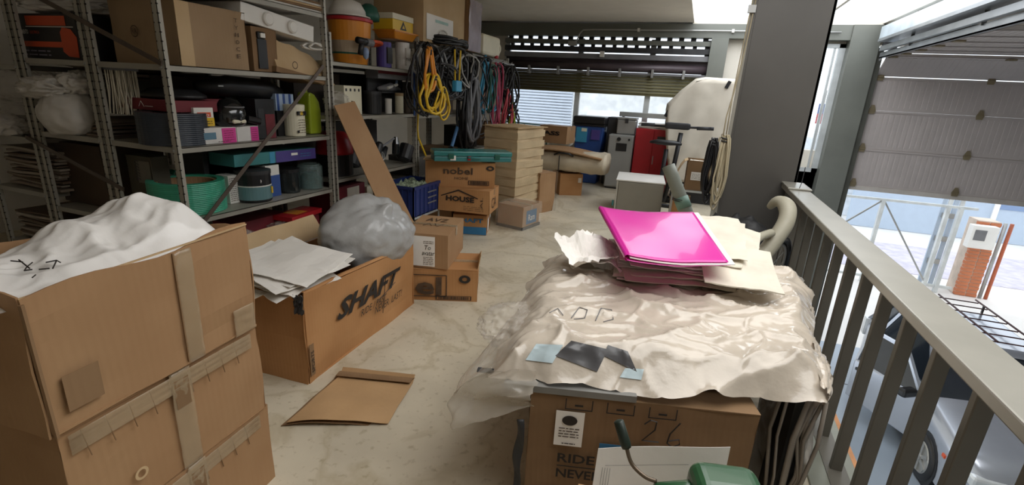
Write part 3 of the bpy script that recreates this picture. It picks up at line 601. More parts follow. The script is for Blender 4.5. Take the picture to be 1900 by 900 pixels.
# two boxes behind the SHAFT carton
t, w_ = span_carton('cardboard_box', 'low brown carton with large outline letters under the labelled one', (765, 556), (885, 560), 0, .42, .262, seed=12, material=CBO, dent=.005)
text(t, 'el', (w_*.05, -.008, .05), X, Z, w_*.40, .15, PRINTB, bold=.03); obj('letter_frame', MB().box(.01, w_*.52, -.008, -.006, .035, .042).box(.01, w_*.52, -.008, -.006, .212, .219).box(w_*.515, w_*.53, -.008, -.006, .04, .215), PRINTB, t)
barcode(t, (w_*.36, -.008, .012), X, Z, w_*.55, .035); ring(t, (w_*.8, -.008, .19), X, Z, .045, .02, PRINT, .75)
obj('side_flap', MB().grid(lambda u, v: (w_+v*.02, .02+u*.36, .262+v*.12-.08*u*v), 6, 4), CBP, t, solid=.005); text(t, 'noel', (w_*.55, .05, .266), (0.2, 1, 0), (-1, .2, 0), .2, .08, PRINTB)
t = corner_carton('cardboard_box', 'taped carton with white handwritten label beside the SHAFT carton', (-1.645, 3.165, .27), .36, .56, .27, math.radians(14), seed=13, material=CB)
sticker(t, (.06, -.007, .015), X, Z, .20, .24); lines(t, (.17, -.0095, .03), X, Z, .08, 5, .014); lines(t, (.17, -.0095, .20), X, Z, .08, 2, .014)
text(t, 'To', (.18, -.0095, .15), X, Z, .05, .035, PRINT, shear=.2); text(t, 'avatar', (.16, -.0095, .105), X, Z, .10, .03, PRINT, shear=.2)
scribble(t, [[(0, 0), (.5, 1), (1, .1)], [(1.2, 1), (1.6, 0), (2.2, 1)]], (.10, .22, .276), X, Y, .07, .0025, PRINTB)
text(t, 'AVZ', (.08, .36, .277), X, Y, .18, .10, PRINTB)

# nobel / HOUSE / SHAFT stack
t, w_ = span_carton('cardboard_box', 'flat brown and blue carton at the floor of the printed stack', (840, 433), (902, 437), 0, .50, .23, seed=14, material=CBO)
text(t, 'SHAFT', (.04, -.008, .145), X, Z, w_-.08, .05, BLUEP, bold=.03); sticker(t, (0, -.006, .005), X, Z, w_, .09, BLUEP, 'blue_band'); sticker(t, (w_+.007, .06, .03), Y, Z, .13, .15); sticker(t, (w_+.007, .33, .12), Y, Z, .12, .06)
t, _ = span_carton('cardboard_box', 'plain brown carton mostly hidden left of the blue-banded one', (775, 424), (838, 428), 0, .5, .29, seed=15)
t, w_ = span_carton('cardboard_box', 'brown carton printed HOUSE in the middle of the printed stack', (813, 389), (907, 399), .29, .42, .262, seed=16, material=CBO)
text(t, 'HOUSE', (w_*.16, -.008, .12), X, Z, w_*.55, .06, PRINT, bold=.04)
obj('printed_roof', MB().prism([(w_*.06, .165), (w_*.40, .24), (w_*.78, .165), (w_*.78, .175), (w_*.40, .225+.03), (w_*.06, .175)], .002, Matrix.Translation((0, -.009, 0))), PRINT, t)
lines(t, (w_*.5, -.008, .03), X, Z, w_*.4, 3, .02); text(t, 'AL', (w_*.88, -.008, .06), Z, (-1, 0, 0), .13, .03, PRINTB); text(t, 'CA', (w_+.008, .08, .05), Y, Z, .2, .12, PRINTB)
t, w_ = span_carton('cardboard_box', 'wide brown carton printed nobel on top of the printed stack', (789, 344), (917, 350), .555, .42, .285, seed=17, material=CBO, dent=.004)
text(t, 'nobel', (w_*.26, -.008, .145), X, Z, w_*.42, .075, PRINTB, bold=.02); text(t, 'HOME', (w_*.42, -.008, .085), X, Z, w_*.2, .03, PRINTB)
barcode(t, (w_*.62, -.008, .03), X, Z, w_*.30, .05); ring(t, (w_*.93, -.008, .225), X, Z, .045, .022, PRINT, .6); barcode(t, (w_+.008, .12, .03), Y, Z, .18, .05); text(t, 'ICE', (w_+.008, .08, .16), Y, Z, .18, .08, mat('red_print', 'b5543c'))
obj('card_sheet', MB().box(-.02, w_*.8, -.03, .3, .293, .299), CBP, t)
A = P(806, 300, z=.858); B = P(950, 302, z=.858); w_ = (B-A).length
t = thing('tool_case', 'flat teal translucent organiser case on top of the nobel carton', 'case', A, math.atan2(B.y-A.y, B.x-A.x))
obj('case_body', MB().box(0, w_, .02, .30, 0, .055), TEAL, t, bevel=.01); obj('lid', MB().box(-.005, w_+.005, .015, .305, .058, .11), mat('teal_clear_lid', '3f8a88', .2, alpha=.8), t, bevel=.01)
for x in (.15, w_-.2): obj('latch', MB().box(x, x+.06, .002, .016, .03, .085), DGREEN, t, bevel=.003)
obj('handle', MB().tube([(w_*.42, .01, .05), (w_*.42, -.03, .05), (w_*.58, -.03, .05), (w_*.58, .01, .05)], .009), TEAL, t, smooth=True)
obj('paper_label', MB().box(w_*.2, w_*.27, .012, .0145, .015, .065), PAPER, t); obj('red_label', MB().box(w_*.42, w_*.46, .012, .0145, .015, .06), RED, t)
# film wrapped box
t = corner_carton('wrapped_box', 'small film-wrapped carton on the floor before the tall one', (-1.83, 5.45, 0), .36, .40, .285, math.radians(-13), seed=20, material=CB, cat='box')
sticker(t, (.367, .08, .06), Y, Z, .24, .17, BLUEP, 'blue_print_panel'); text(t, 'Ram', (.371, .12, .10), Y, Z, .15, .08, PAPER)
b = MB().grid(lambda u, v: (-.02+u*.40+nz((u, v, 2), 5)*.02, -.02-abs(nz((u, v, 0), 4))*.02, v*.3), 16, 10); b.grid(lambda u, v: (.38+abs(nz((u, v, 1), 4))*.02, -.02+u*.44, v*.3), 16, 10); b.grid(lambda u, v: (-.02+u*.40, -.02+v*.44, .295+.015*crumple((u, v, 0), 2, 3)), 14, 14)
obj('plastic_film', b, FILM, t, smooth=True)
obj('dark_base_wrap', MB().box(-.012, .375, -.012, .41, .0, .035), DARK, t)
# tall wrapped carton
STR = mat('banded_card', 'd9c19b', .75, var=.2, scale=2.2, stretch=(1, 1, 9), bump=.2, bscale=4, col2='b39a76')
t = corner_carton('tall_wrapped_box', 'tall pale carton bound round and round with tape behind the printed stack', (-2.10, 5.86, 0), .50, .66, 1.19, math.radians(-12), seed=21, material=STR, tape=False, dent=.014)
for k in range(9):
    z = .08+k*.12; sl = rnd.uniform(-.02, .02)
    obj('tape_band', MB().grid(lambda u, v: (.512+abs(nz((u, v, k), 5))*.004, -.01+u*.7, z+v*.085+sl*u), 6, 2).grid(lambda u, v: (u*.512, -.014, z+v*.085), 4, 2), mat('pale_tape', 'd4bd98', .3, alpha=.8, bump=.3, var=.1) , t)
obj('top_card', MB().grid(lambda u, v: (-.03+u*.56, -.03+v*.76, 1.185+.025*math.sin(u*PI)*math.sin(v*PI)+.008*nz((u, v, 0), 4)), 10, 10, .008), CBP, t)
# boxes further back
t, w_ = span_carton('wrapped_box', 'film-wrapped carton with ring emblem behind the tall carton', (998, 396), (1026, 391), 0, .70, .56, seed=22, material=CB, dent=.02)
ring(t, (w_+.02, .45, .3), Y, Z, .09, .065, PRINTB, 1.2)
obj('plastic_film', MB().grid(lambda u, v: (w_+.02+abs(nz((u, v, 1), 4))*.03, -.02+u*.8, v*.58), 16, 10), FILM, t, smooth=True)
t, w_ = span_carton('cardboard_box', 'squat brown carton under the wrapped pile in the far middle', (1037, 362), (1078, 363), 0, .55, .36, seed=23, material=CBO)
sticker(t, (w_*.8, -.008, .22), X, Z, w_*.15, .08, PAPER2)
t = thing('wrapped_bundle', 'long flat bundle wrapped in cream paper resting on far cartons', 'bundle', (-1.95, 8.2, .37))
def bun(u, v):
    a = v*2*PI; x = (u-.5)*1.25; return (x, .38*math.cos(a)*(1-.25*abs(u-.5)), .17+.165*max(-1, min(1, 1.3*math.sin(a)))+.03*crumple((x, math.cos(a), math.sin(a)), 3, 3))
b = MB().grid(bun, 40, 24); b.f.append(tuple(j*41 for j in range(25))); b.f.append(tuple(j*41+40 for j in range(24, -1, -1))); obj('wrapping', b, mat('cream_wrap', 'cbbda4', .5, var=.12, bump=.4, bscale=14), t, smooth=True)
obj('strap', MB().bar((-.1, -.40, .05), (-.1, -.40, .3), .03, .008), DARK, t); obj('black_handle', MB().tube([(-.2, -.36, .30), (-.12, -.40, .34), (.05, -.40, .34), (.12, -.36, .30)], .014), BLACK, t, smooth=True)
obj('folded_card', MB().grid(lambda u, v: (-.62+u*1.2, -.38+v*.7, .375+.03*math.sin(u*4)-.05*u), 12, 5, .02), CB, t)
t, w_ = span_carton('cardboard_box', 'brown carton lettered ASS on the bundle near the green railing', (1000, 263), (1050, 268), .78, .45, .30, seed=25, material=CB)
text(t, 'ASS', (w_*.15, -.008, .14), X, Z, w_*.6, .07, PRINT, bold=.04)
o = centred('white_plate', MB().lathe([(.0, -.02), (.13, -.02), (.14, 0), (.12, .02), (0, .02)], 24, M=Matrix.Translation(P(1056, 258, y=9.05)) @ Matrix.Rotation(PI/2, 4, 'X') @ Matrix.Rotation(.9, 4, 'Y')), WHITE, 'round white plate on edge right of the ASS carton', 'plate', smooth=True)
# blue bin
t = thing('waste_bin', 'navy blue plastic bin with a black lid under the window', 'bin', (-1.93, 9.6, 0))
b = MB(); v = [(-.22, -.2, 0), (.22, -.2, 0), (.22, .2, 0), (-.22, .2, 0), (-.28, -.27, 1.12), (.28, -.27, 1.12), (.28, .27, 1.12), (-.28, .27, 1.12)]
b.add(v, [(3, 2, 1, 0), (4, 5, 6, 7), (0, 1, 5, 4), (1, 2, 6, 5), (2, 3, 7, 6), (3, 0, 4, 7)]); obj('bin_body', b, BLUE, t, bevel=.02)
obj('lid', MB().box(-.31, .31, -.31, .30, 1.12, 1.26), BLACK, t, bevel=.03); obj('rim', MB().box(-.30, .30, -.29, .29, 1.08, 1.12), BLACK, t, bevel=.01)
obj('sky_blue_label', MB().box(-.23, -.02, -.285, -.262, .78, 1.05), SKYB, t); obj('pale_label', MB().box(.06, .22, -.285, -.262, .84, 1.02), PURP, t); obj('yellow_mark', MB().box(-.13, -.03, -.29, -.284, .98, 1.04), CREAM, t)
t = thing('dark_box', 'dark grey box between the blue bin and the silver case', 'box', (-1.50, 9.7, 0)); obj('box_body', MB().box(-.12, .14, -.2, .2, 0, 1.27), DARK, t, bevel=.015)
# grey cabinet, silver case, red cabinet
t = thing('metal_cabinet', 'narrow grey metal cabinet with a black display hole in its top', 'cabinet', (-1.28, 9.1, 0), math.radians(2))
CABG = mat('cabinet_grey', '9c9c98', .45, .1, var=.05); obj('body', MB().box(-.22, .22, 0, .5, .03, .98), CABG, t, bevel=.01); obj('door', MB().box(-.205, .205, -.018, 0, .05, .96), CABG, t, bevel=.005)
obj('display_window', MB().box(-.07, .12, -.024, -.018, .70, .84), BLACK, t); obj('knob', MB().lathe([(.035, 0), (.035, .02), (0, .02)], 16, M=Matrix.Translation((-.03, -.018, .91)) @ Matrix.Rotation(PI/2, 4, 'X')), BLACK, t); obj('knob', MB().lathe([(.02, 0), (.02, .02), (0, .02)], 16, M=Matrix.Translation((.15, -.018, .91)) @ Matrix.Rotation(PI/2, 4, 'X')), BLACK, t)
obj('plinth', MB().box(-.2, .2, .02, .48, 0, .03), DARK, t)
t = thing('silver_case', 'silver box standing on the narrow grey cabinet', 'case', (-1.24, 9.45, .985)); obj('body', MB().box(-.17, .17, -.14, .14, 0, .26), CONDUIT, t, bevel=.02); obj('lid', MB().box(-.175, .175, -.145, .145, .262, .30), CONDUIT, t, bevel=.01); obj('latch', MB().box(-.03, .03, -.155, -.145, .20, .28), DARK, t)
t = thing('red_cabinet', 'bright red metal cabinet right of the grey one', 'cabinet', (-.72, 9.25, 0)); obj('body', MB().box(-.33, .31, 0, .5, 0, 1.12), RED, t, bevel=.01); obj('door', MB().box(-.32, -.01, -.016, 0, .03, 1.10), RED, t, bevel=.004); obj('door', MB().box(.0, .30, -.016, 0, .03, 1.10), RED, t, bevel=.004); obj('handle', MB().box(.02, .035, -.03, -.016, .5, .65), CONDUIT, t)
obj('dark_label', MB().box(.06, .28, -.02, -.016, .86, 1.0), DARK, t)
for i in range(7): sheet('paper_sheet', (-.72+rnd.uniform(-.03, .03), 9.45, 1.128+i*.014), .56, .38, rnd.uniform(-.1, .1), 'white paper from the stack on top of the red cabinet', 'papers on the red cabinet', PAPER, curl=.01, seed=i+40, th=.010)
t = thing('grey_slab', 'long grey board lying across the top behind the papers', 'board', (-.98, 9.78, 1.29)); obj('board', MB().box(-.46, .46, -.12, .12, 0, .085), CABG, t, bevel=.006); 
t = thing('stool', 'hidden dark stand under the grey board', 'stand', (-.98, 9.82, 0)); obj('leg', MB().box(-.42, -.38, -.05, .05, 0, 1.285), DARK, t); obj('leg', MB().box(.38, .42, -.05, .05, 0, 1.285), DARK, t)
# white dust cover
COV = mat('cream_cover_fabric', 'd8cfbf', .75, var=.05, bump=.1, bscale=6)
t = thing('dust_cover', 'cream fabric cover draped over a tall machine left of the pillar', 'cover', (0, 8.9, .35))
out = [(-.34, 0), (-.48, .6), (-.56, 1.12), (-.55, 1.22), (-.36, 1.44), (-.16, 1.63), (-.02, 1.66), (.34, 1.65), (.74, 1.63), (.80, 1.5), (.74, .7), (.68, 0)]
def cov(u, v):
    i = min(len(out)-2, int(u*(len(out)-1))); f = u*(len(out)-1)-i; x = out[i][0]*(1-f)+out[i+1][0]*f; z = out[i][1]*(1-f)+out[i+1][1]*f
    k = (v-.5)*2; s = 1-.10*abs(k)**3; y = k*.42
    return (x*s+.012*nz((x, y, z), 4), y+.03*math.sin(x*14)*(1-z/1.7), z*(1-.03*abs(k)**4))
b = MB().grid(cov, 66, 14)
def face(y0, sg):
    def f(u, v):
        # interpolate between left and right outline at matching height
        z = v; i = 6; L_ = out[:7]; R_ = out[6:][::-1]
        def at(Q, zz):
            for a, c in zip(Q, Q[1:]):
                if a[1] <= zz <= c[1]: return a[0]+(c[0]-a[0])*(zz-a[1])/(c[1]-a[1]+1e-6)
            return Q[-1][0]
        zz = v*1.655; xl = at(L_, zz); xr = at(R_, min(zz, 1.64)); x = xl+(xr-xl)*u
        return (x*.9, y0+sg*(.03*math.sin((x*.9-zz*.18)*16)*(1-v*.8)+.02*abs(nz((x, zz, 0), 3))), zz*.97)
    return f
b.grid(face(-.42, -1), 40, 30); b.grid(face(.42, 1), 20, 12)
obj('cover_fabric', b, COV, t, smooth=True, solid=.004)
for p in ((-.53, -.43, 1.02), (.30, -.44, 1.50)): obj('black_clip', MB().bar(p, (p[0]+.04, p[1], p[2]+.10), .05, .02, (0, 1, 0)), BLACK, t)
obj('machine_under_cover', MB().box(-.25, .45, -.3, .3, -.35, 0.9), DARK, t)
# exercise bike
t = thing('exercise_bike', 'black exercise bike with handlebar and seat behind the white cabinet', 'bike', (-.30, 8.12, 0)); t.scale = (1.15, .6, 1.0)
obj('frame', MB().tube([(-.05, 0, .05), (.02, .05, .6), (.05, .1, 1.15)], .03).tube([(-.12, -.25, .08), (-.10, -.2, .9)], .028).tube([(-.1, -.1, .1), (.0, .3, .1)], .03), BLACK, t, smooth=True)
obj('foot', MB().tube([(-.3, -.3, .03), (.2, -.3, .03)], .03), BLACK, t, smooth=True); obj('foot', MB().tube([(-.25, .4, .03), (.3, .4, .03)], .03), BLACK, t, smooth=True)
obj('handlebar', MB().tube([(-.45, 0, 1.235), (-.15, .03, 1.235), (.1, .03, 1.24), (.42, 0, 1.255)], .018), BLACK, t, smooth=True); 
for a, c in ((-.48, -.3), (.24, .45)): obj('grip', MB().tube([(a, 0, 1.237), (c, .01, 1.247)], .026), DARK, t, smooth=True)
obj('console', MB().box(-.17, .16, -.02, .1, 1.20, 1.30), DARK, t, bevel=.03)
obj('seat', MB().lathe([(0, .05), (.08, .05), (.13, .02), (.13, -.01), (0, -.03)], 20, c=(-.12, -.2, .985), sx=1.6, sy=.9), BLACK, t, smooth=True)
obj('flywheel', MB().lathe([(.2, -.03), (.22, 0), (.2, .03)], 24, M=Matrix.Translation((.05, .2, .35)) @ Matrix.Rotation(PI/2, 4, 'Y')), DARK, t)
# white cabinet
A = P(1138, 394, z=0); t = thing('small_cabinet', 'small low cabinet with white top and taupe sides in mid floor', 'cabinet', A, math.radians(6)); CABT = mat('cabinet_taupe', '8d887c', .6, var=.04)
obj('carcass', MB().box(0, .66, 0, .78, .03, .475), CABT, t, bevel=.004); obj('top_panel', MB().box(-.012, .675, -.015, .80, .475, .495), WHITE, t, bevel=.004); obj('door', MB().box(.03, .645, -.018, -.002, .05, .465), CABT, t, bevel=.003); obj('edge_post', MB().box(0, .022, -.02, 0, .03, .47), mat('pale_edge', 'b9b5aa', .5), t)
for x in (.04, .62): obj('foot', MB().box(x-.02, x+.02, .02, .76, 0, .03), DARK, t)
obj('green_clip', MB().box(-.04, -.012, -.01, .03, .1, .18), TEAL, t, bevel=.005)
# grey tube with tape
a = P(1240, 308, y=5.95); c_ = P(1283, 420, y=5.8); d_ = (c_-a); c_ = a + d_*(a.z/(a.z-c_.z)); c_.z = .01
t = thing('plastic_tube', 'thick grey plastic tube leaning, with a teal tape collar', 'tube', (c_.x, c_.y, 0)); o_ = -t.location
ps = [a.lerp(c_, k/8) for k in range(9)]; ob = obj('tube_body', MB().tube(ps, .075, 20), mat('grey_green_tube', '8e9184', .5, var=.05), t, smooth=True); ob.location = o_
obj('tube_mouth', MB().tube([a+(a-c_).normalized()*-.03, a+(a-c_).normalized()*.004], .066, 20), DARK, t).location = o_
tc_ = a.lerp(c_, .38); dd = (c_-a).normalized(); obj('tape_collar', MB().tube([tc_, tc_+dd*.13], .083, 20), mat('sage_tape', '7c9a8a', .5), t, smooth=True).location = o_
obj('wire_tie', MB().tube([tc_+Vector((.09*math.cos(k*.7), .09*math.sin(k*.7), -.002*k)) for k in range(20)], .005, 5), DARK, t).location = o_
# open box on a small stand
t = thing('side_stand', 'small metal stand holding the open carton near the pillar', 'stand', (.10, 7.3, 0))
obj('top', MB().box(-.34, .30, -.30, .2, .44, .465), ALU, t); 
for x in (-.30, .26):
    for y in (-.26, .16): obj('leg', MB().box(x-.015, x+.015, y-.015, y+.015, 0, .44), CONDUIT, t)
t = carton('open_cardboard_box', 'open dull carton with white label on the small stand', (-.06, 7.02, .468), .38, .34, .40, math.radians(3), openbox=True, material=CBD, seed=31)
sticker(t, (.06, -.012, .14), X, Z, .17, .11); lines(t, (.07, -.0145, .16), X, Z, .14, 4, .02); sticker(t, (.30, -.012, .12), X, Z, .07, .12)
obj('open_flap', MB().grid(lambda u, v: (-.16*v, .02+u*.3, .40+.01*v-.35*v*v), 4, 4), CBP, t, solid=.005); obj('paper_inside', MB().grid(lambda u, v: (.03+u*.33, .03+v*.28, .37+.06*nz((u, v, 0), 4)), 8, 8), PAPER2, t)
t = carton('cardboard_box', 'brown carton on the floor beneath the small stand', (-.22, 7.05, 0), .26, .3, .34, 0, material=CBO, seed=32)
# hanging hose bundle and cord
HOSEM = mat('pale_cord', 'b9ad90', .5, var=.08)
def coil(name, label, top, w_, h_, n, r, material, cat='cable', seed=0, ax=(1, 0, 0), group=None, jit=.03, wrap=True):
    rr = random.Random(seed); b = MB(); ax = Vector(ax).normalized(); nn = Vector((0, 0, 1)).cross(ax); pts = []
    for i in range(n):
        ww = w_*rr.uniform(.7, 1.05); hh = h_*rr.uniform(.82, 1.05); o1 = rr.uniform(-jit, jit); o2 = rr.uniform(-jit, jit)
        for k in range(14):
            a = 2*PI*k/14; s = math.sin(a); cc = math.cos(a)
            pts.append(Vector(top) + ax*(ww/2*s*(1 if cc < .2 else .75)+o1) + Vector((0, 0, -hh/2+hh/2*cc)) + nn*(o2+.5*jit*math.sin(a*2+i)))
    b.tube(pts, r, 6); c = Vector(top); o = thing(name, label, cat, (c.x, c.y, c.z-h_), 0, group); oo = obj('loops', b, material, o, smooth=True); oo.location = -o.location
    if wrap: tt = obj('tie', MB().tube([Vector(top)+Vector((0, 0, -.01))+ax*.03*math.cos(k)+nn*.03*math.sin(k)-Vector((0, 0, .004*k)) for k in range(14)], r*.8, 5), DARK, o); tt.location = -o.location
    return o
coil('cord_bundle', 'pale coiled cord hanging at the left edge of the pillar', (.24, 4.90, 1.34), .10, .68, 7, .009, HOSEM, seed=3, jit=.03)
coil('cord_bundle', 'dark coiled cable hanging left of the pale cord', (.15, 4.92, 1.30), .10, .60, 7, .011, BLACK, seed=4, jit=.03)
t = thing('hanging_cord', 'thin pale cord running from the ceiling down the pillar edge', 'cord', (.24, 4.93, 1.3)); o_ = -t.location
obj('cord', MB().tube([(.30, 4.96, 2.9), (.28, 4.95, 2.2), (.25, 4.94, 1.75), (.22, 4.93, 1.5), (.22, 4.92, 1.33)], .006), HOSEM, t, smooth=True).location = o_
obj('second_strand', MB().tube([(.28, 4.96, 2.9), (.255, 4.95, 2.2), (.24, 4.94, 1.7), (.245, 4.93, 1.33)], .005), HOSEM, t, smooth=True).location = o_
obj('clip', MB().box(.24, .30, 4.93, 4.97, 2.36, 2.42), CONDUIT, t).location = o_
# black tarp, wheel, hoses by the pillar
bag('black_tarp', 'crumpled black sheeting heaped against the foot of the pillar', (.40, 4.50, .28), (.34, .28, .40), mat('black_sheeting', '2a2a2b', .55, bump=.3, bscale=12), 6, amp=.25, s=1.8)
t = thing('bicycle_wheel', 'black bicycle wheel leaning between the tarp and the railing', 'wheel', (.60, 3.95, .02), rot=(math.radians(8), 0, math.radians(62)))
def circ(R_, n=32, c=(0, 0, 0)): return [Vector((c[0]+R_*math.cos(2*PI*k/n), 0, c[2]+R_*math.sin(2*PI*k/n))) for k in range(n+1)]
obj('tyre', MB().tube(circ(.33, c=(0, 0, .34)), .028, 8, False), BLACK, t, smooth=True); obj('rim', MB().tube(circ(.29, c=(0, 0, .34)), .012, 6, False), CONDUIT, t, smooth=True); obj('hub', MB().tube([(0, -.05, .34), (0, .05, .34)], .02), CONDUIT, t)
for k in range(16):
    a = k*PI/8; obj('spoke', MB().tube([(0, .03*(-1)**k, .34), (.29*math.cos(a), 0, .34+.29*math.sin(a))], .0018, 4), ALU, t)
HG = mat('grey_flexible_hose', 'a8a391', .5, var=.08, bump=.15, bscale=60)
ps = [P(1398, 490, y=3.55), P(1420, 468, y=3.6), P(1441, 440, y=3.65), P(1457, 415, y=3.7), P(1462, 392, y=3.75), P(1455, 378, y=3.8), P(1441, 374, y=3.85), P(1428, 384, y=3.9)]
t = thing('vacuum_hose', 'fat grey flexible hose curving up against the railing, red cuff', 'hose', (ps[0].x, ps[0].y, 0)); o_ = -t.location
low = [Vector((ps[0].x-.05, 3.45, .03)), Vector((ps[0].x-.03, 3.5, .25))]
def smooth_path(q, n=5):
    out_ = []
    for i in range(len(q)-1):
        p0 = q[max(0, i-1)]; p1 = q[i]; p2 = q[i+1]; p3 = q[min(len(q)-1, i+2)]
        for k in range(n):
            s = k/n; out_.append(.5*((2*p1)+(p2-p0)*s+(2*p0-5*p1+4*p2-p3)*s*s+(3*p1-p0-3*p2+p3)*s**3))
    return out_+[q[-1]]
sp_ = smooth_path(low+ps); rs = [.055 if i < len(sp_)*.72 else .055-.035*(i-len(sp_)*.72)/(len(sp_)*.28) for i in range(len(sp_))]
obj('hose', MB().tube(sp_, rs, 14), HG, t, smooth=True).location = o_
a = low[1].lerp(ps[0], .8); obj('red_cuff', MB().tube([low[1].lerp(ps[0], .3), low[1].lerp(ps[0], .75)], .060, 14), ORG2, t, smooth=True).location = o_
ps = [P(1388, 478, y=3.4), P(1396, 455, y=3.42), P(1410, 440, y=3.5), P(1432, 432, y=3.6)]
t = thing('vacuum_hose', 'thinner grey hose arching beside the papers near the wheel', 'hose', (ps[0].x, 3.4, 0)); oo = obj('hose', MB().tube(smooth_path([Vector((ps[0].x, 3.35, .02))]+ps), .028, 10), HG, t, smooth=True); oo.location = -t.location

# ================================================================== NEAR TABLE OF CARTONS
ty = math.radians(15)
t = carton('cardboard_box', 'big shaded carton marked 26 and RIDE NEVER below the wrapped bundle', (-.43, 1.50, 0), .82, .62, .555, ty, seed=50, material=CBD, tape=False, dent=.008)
TB = t; w_ = .82
scribble(t, [[(0, .8), (.2, 1), (.42, .95), (.4, .6), (0, .1), (.6, .1)], [(1.25, 1), (.95, .5), (.9, .1), (1.1, -.05), (1.35, .1), (1.3, .3), (.95, .2)]], (.42, -.016, .40), X, Z, .10, .003, PRINT)
sticker(t, (.10, -.010, .345), X, Z, .105, .15); ring(t, (.152, -.012, .458), X, Z, .028, .0, PRINT, .75); lines(t, (.115, -.012, .385), X, Z, .075, 4, .012); lines(t, (.13, -.012, .355), X, Z, .05, 1, .01, PRINT)
text(t, 'RIDE', (.12, -.010, .27), X, Z, .14, .04, PRINT, bold=.02); text(t, 'NEVER', (.12, -.010, .20), X, Z, .17, .04, PRINT, bold=.02)
obj('printed_rule', MB().box(.12, .30, -.0125, -.0115, .252, .256), PRINT, t)
sticker(t, (.27, -.012, .352), X, Z, .20, .022, BLUEP, 'blue_print_strip'); text(t, 'SPORTS', (.36, -.0145, .355), X, Z, .10, .014, PRINT)
for k in range(3):
    x = .13+k*.15; obj('printed_frame', MB().box(x, x+.10, -.0125, -.0115, .505, .509).box(x, x+.004, -.0125, -.0115, .505, .55).box(x+.096, x+.10, -.0125, -.0115, .505, .55), PRINT, t)
    obj('printed_symbol', MB().box(x+.035, x+.065, -.0125, -.0115, .520, .528), PRINT, t)
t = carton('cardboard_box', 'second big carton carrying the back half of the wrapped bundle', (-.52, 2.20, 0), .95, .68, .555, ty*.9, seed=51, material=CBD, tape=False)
t = thing('fluted_board', 'edge of a grey fluted plastic board under the wrapped bundle', 'board', (-.55, 1.49, .567), ty); obj('board', MB().box(.02, .5, -.03, .35, -.008, .018), mat('grey_fluted', '7b7a76', .5), t)
obj('dark_lip', MB().box(-.09, .02, .02, .05, .02, .024), DARK, t)
# black strap hanging at the left corner of the carton
t = thing('dark_strip', 'dark wrinkled plastic strip hanging at the left corner of the shaded carton', 'strip', (-.47, 1.49, .2)); b = MB().grid(lambda u, v: (u*.035*(1-abs(v-.6)*.7)+.006*math.sin(v*9), -.01-.006*math.sin(v*14+u*3), v*.36-.12), 4, 20); obj('strip', b, DARK, t, smooth=True, solid=.003)
# bundle body (white foam sheets) and the film over it
ca, cb_, cc, cd = P(900, 700, z=.60), P(1530, 745, z=.60), P(1495, 515, z=.66), P(1005, 485, z=.66)
def quad(u, v): return ca.lerp(cb_, u).lerp(cd.lerp(cc, u), v)
FOAM = mat('white_foam', 'dad5cc', .6, var=.04, bump=.1)
for k in range(3):
    b = MB(); s = .11+k*.012
    b.grid(lambda u, v: (quad(s+u*(1-2*s), s+v*(1-2*s)).x, quad(s+u*(1-2*s), s+v*(1-2*s)).y, .592+k*.018+.012+.008*nz((u, v, k), 3)+.03*v), 16, 16, .016)
    centred('foam_sheet', b, FOAM, 'white foam sheet inside the film-wrapped bundle on the cartons', 'foam sheet', group='foam sheets in the wrapped bundle')
def fold4(p, s_, sd):
    q = Vector((p.x*s_+.6*nz((p.x, p.y, 0), 1.2, sd), p.y*s_*1.5-p.x*s_*.5, 0)); return max(0, 1-abs(noise.noise(q+Vector((sd*3.3, sd, 0))))*3.2)**3
def top(u, v):
    p = quad(u, v); e = min(1, min(u, 1-u, v, 1-v)*9); ev = math.sin(e*PI/2)
    cr = crumple((p.x*1.1+p.y*.5, p.y*1.0-p.x*.4, 0), 1, 2.4); fine = crumple((p.x, p.y, 1), 6, 8)
    z = .600 + (.080+.02*v)*ev + .016*cr*(.5+.5*ev) + .030*fold4(p, 1.5, 1)+.020*fold4(p, 3.1, 4)*ev+.010*fold4(p, 6.5, 8) + .004*fine + .03*v + .05*math.exp(-((u-.97)/.10)**2-((v-.45)/.35)**2)
    if e < 1: z -= (1-ev)*(.018+.007*math.sin(u*17)+.010*math.sin(v*23))
    ox = .035*nz((u*3, v*3, 0), 2)*(1-ev) + .010*nz((u, v, 0), 12); return (p.x+ox*1.6, p.y+.05*nz((u*3, v*3, 5), 2.5)*(1-ev), z)
WR = mat('wrapping_film', 'd0c4b4', .2, var=.08, scale=3, alpha=.90, bump=.7, bscale=9, coat=.35)
t = thing('wrapped_bundle', 'wide flat bundle under crumpled clear film bearing the pile of papers', 'bundle', (0, 2.2, .59)); o_ = -t.location
obj('film_cover', MB().grid(top, 150, 130), WR, t, smooth=True).location = o_
obj('film_underside', MB().grid(lambda u, v: (quad(.06+.88*u, .06+.88*v).x, quad(.06+.88*u, .06+.88*v).y, .588+.05*v), 6, 6), FOAM, t).location = o_
def hang(u, v):
    k_ = min(1, (1-u)*1.6); p = quad(0, .8*(1-k_)) if u > .375 else quad((.375-u)*.34, 0); q = v**.8; c_ = 1-abs(u-.4)
    return (p.x+.03-.17*math.sin(q*PI*.75)*(.6+.4*math.sin(u*5))*min(1, u*3)+.02*nz((u*4, v*2, 0), 3), p.y-.05*q+.025*math.sin(v*8+u*9)*.6, .63-.27*q*c_**1.5+.02*crumple((u*2, v, 0), 3, 3))
obj('hanging_film', MB().grid(hang, 60, 30), mat('thin_clear_film', 'd8cfc0', .15, alpha=.42, bump=.8, bscale=14, coat=.5), t, smooth=True).location = o_
def hang2(u, v):
    p = quad(1.0, .0+u*.62); return (p.x-.03+.06*math.sin(v*PI)*(.6+.4*math.sin(u*7))+.01*nz((u*4, v*3, 0), 4), p.y-.02*v, .66-.10*v+.03*crumple((u*3, v, 2), 3, 3))
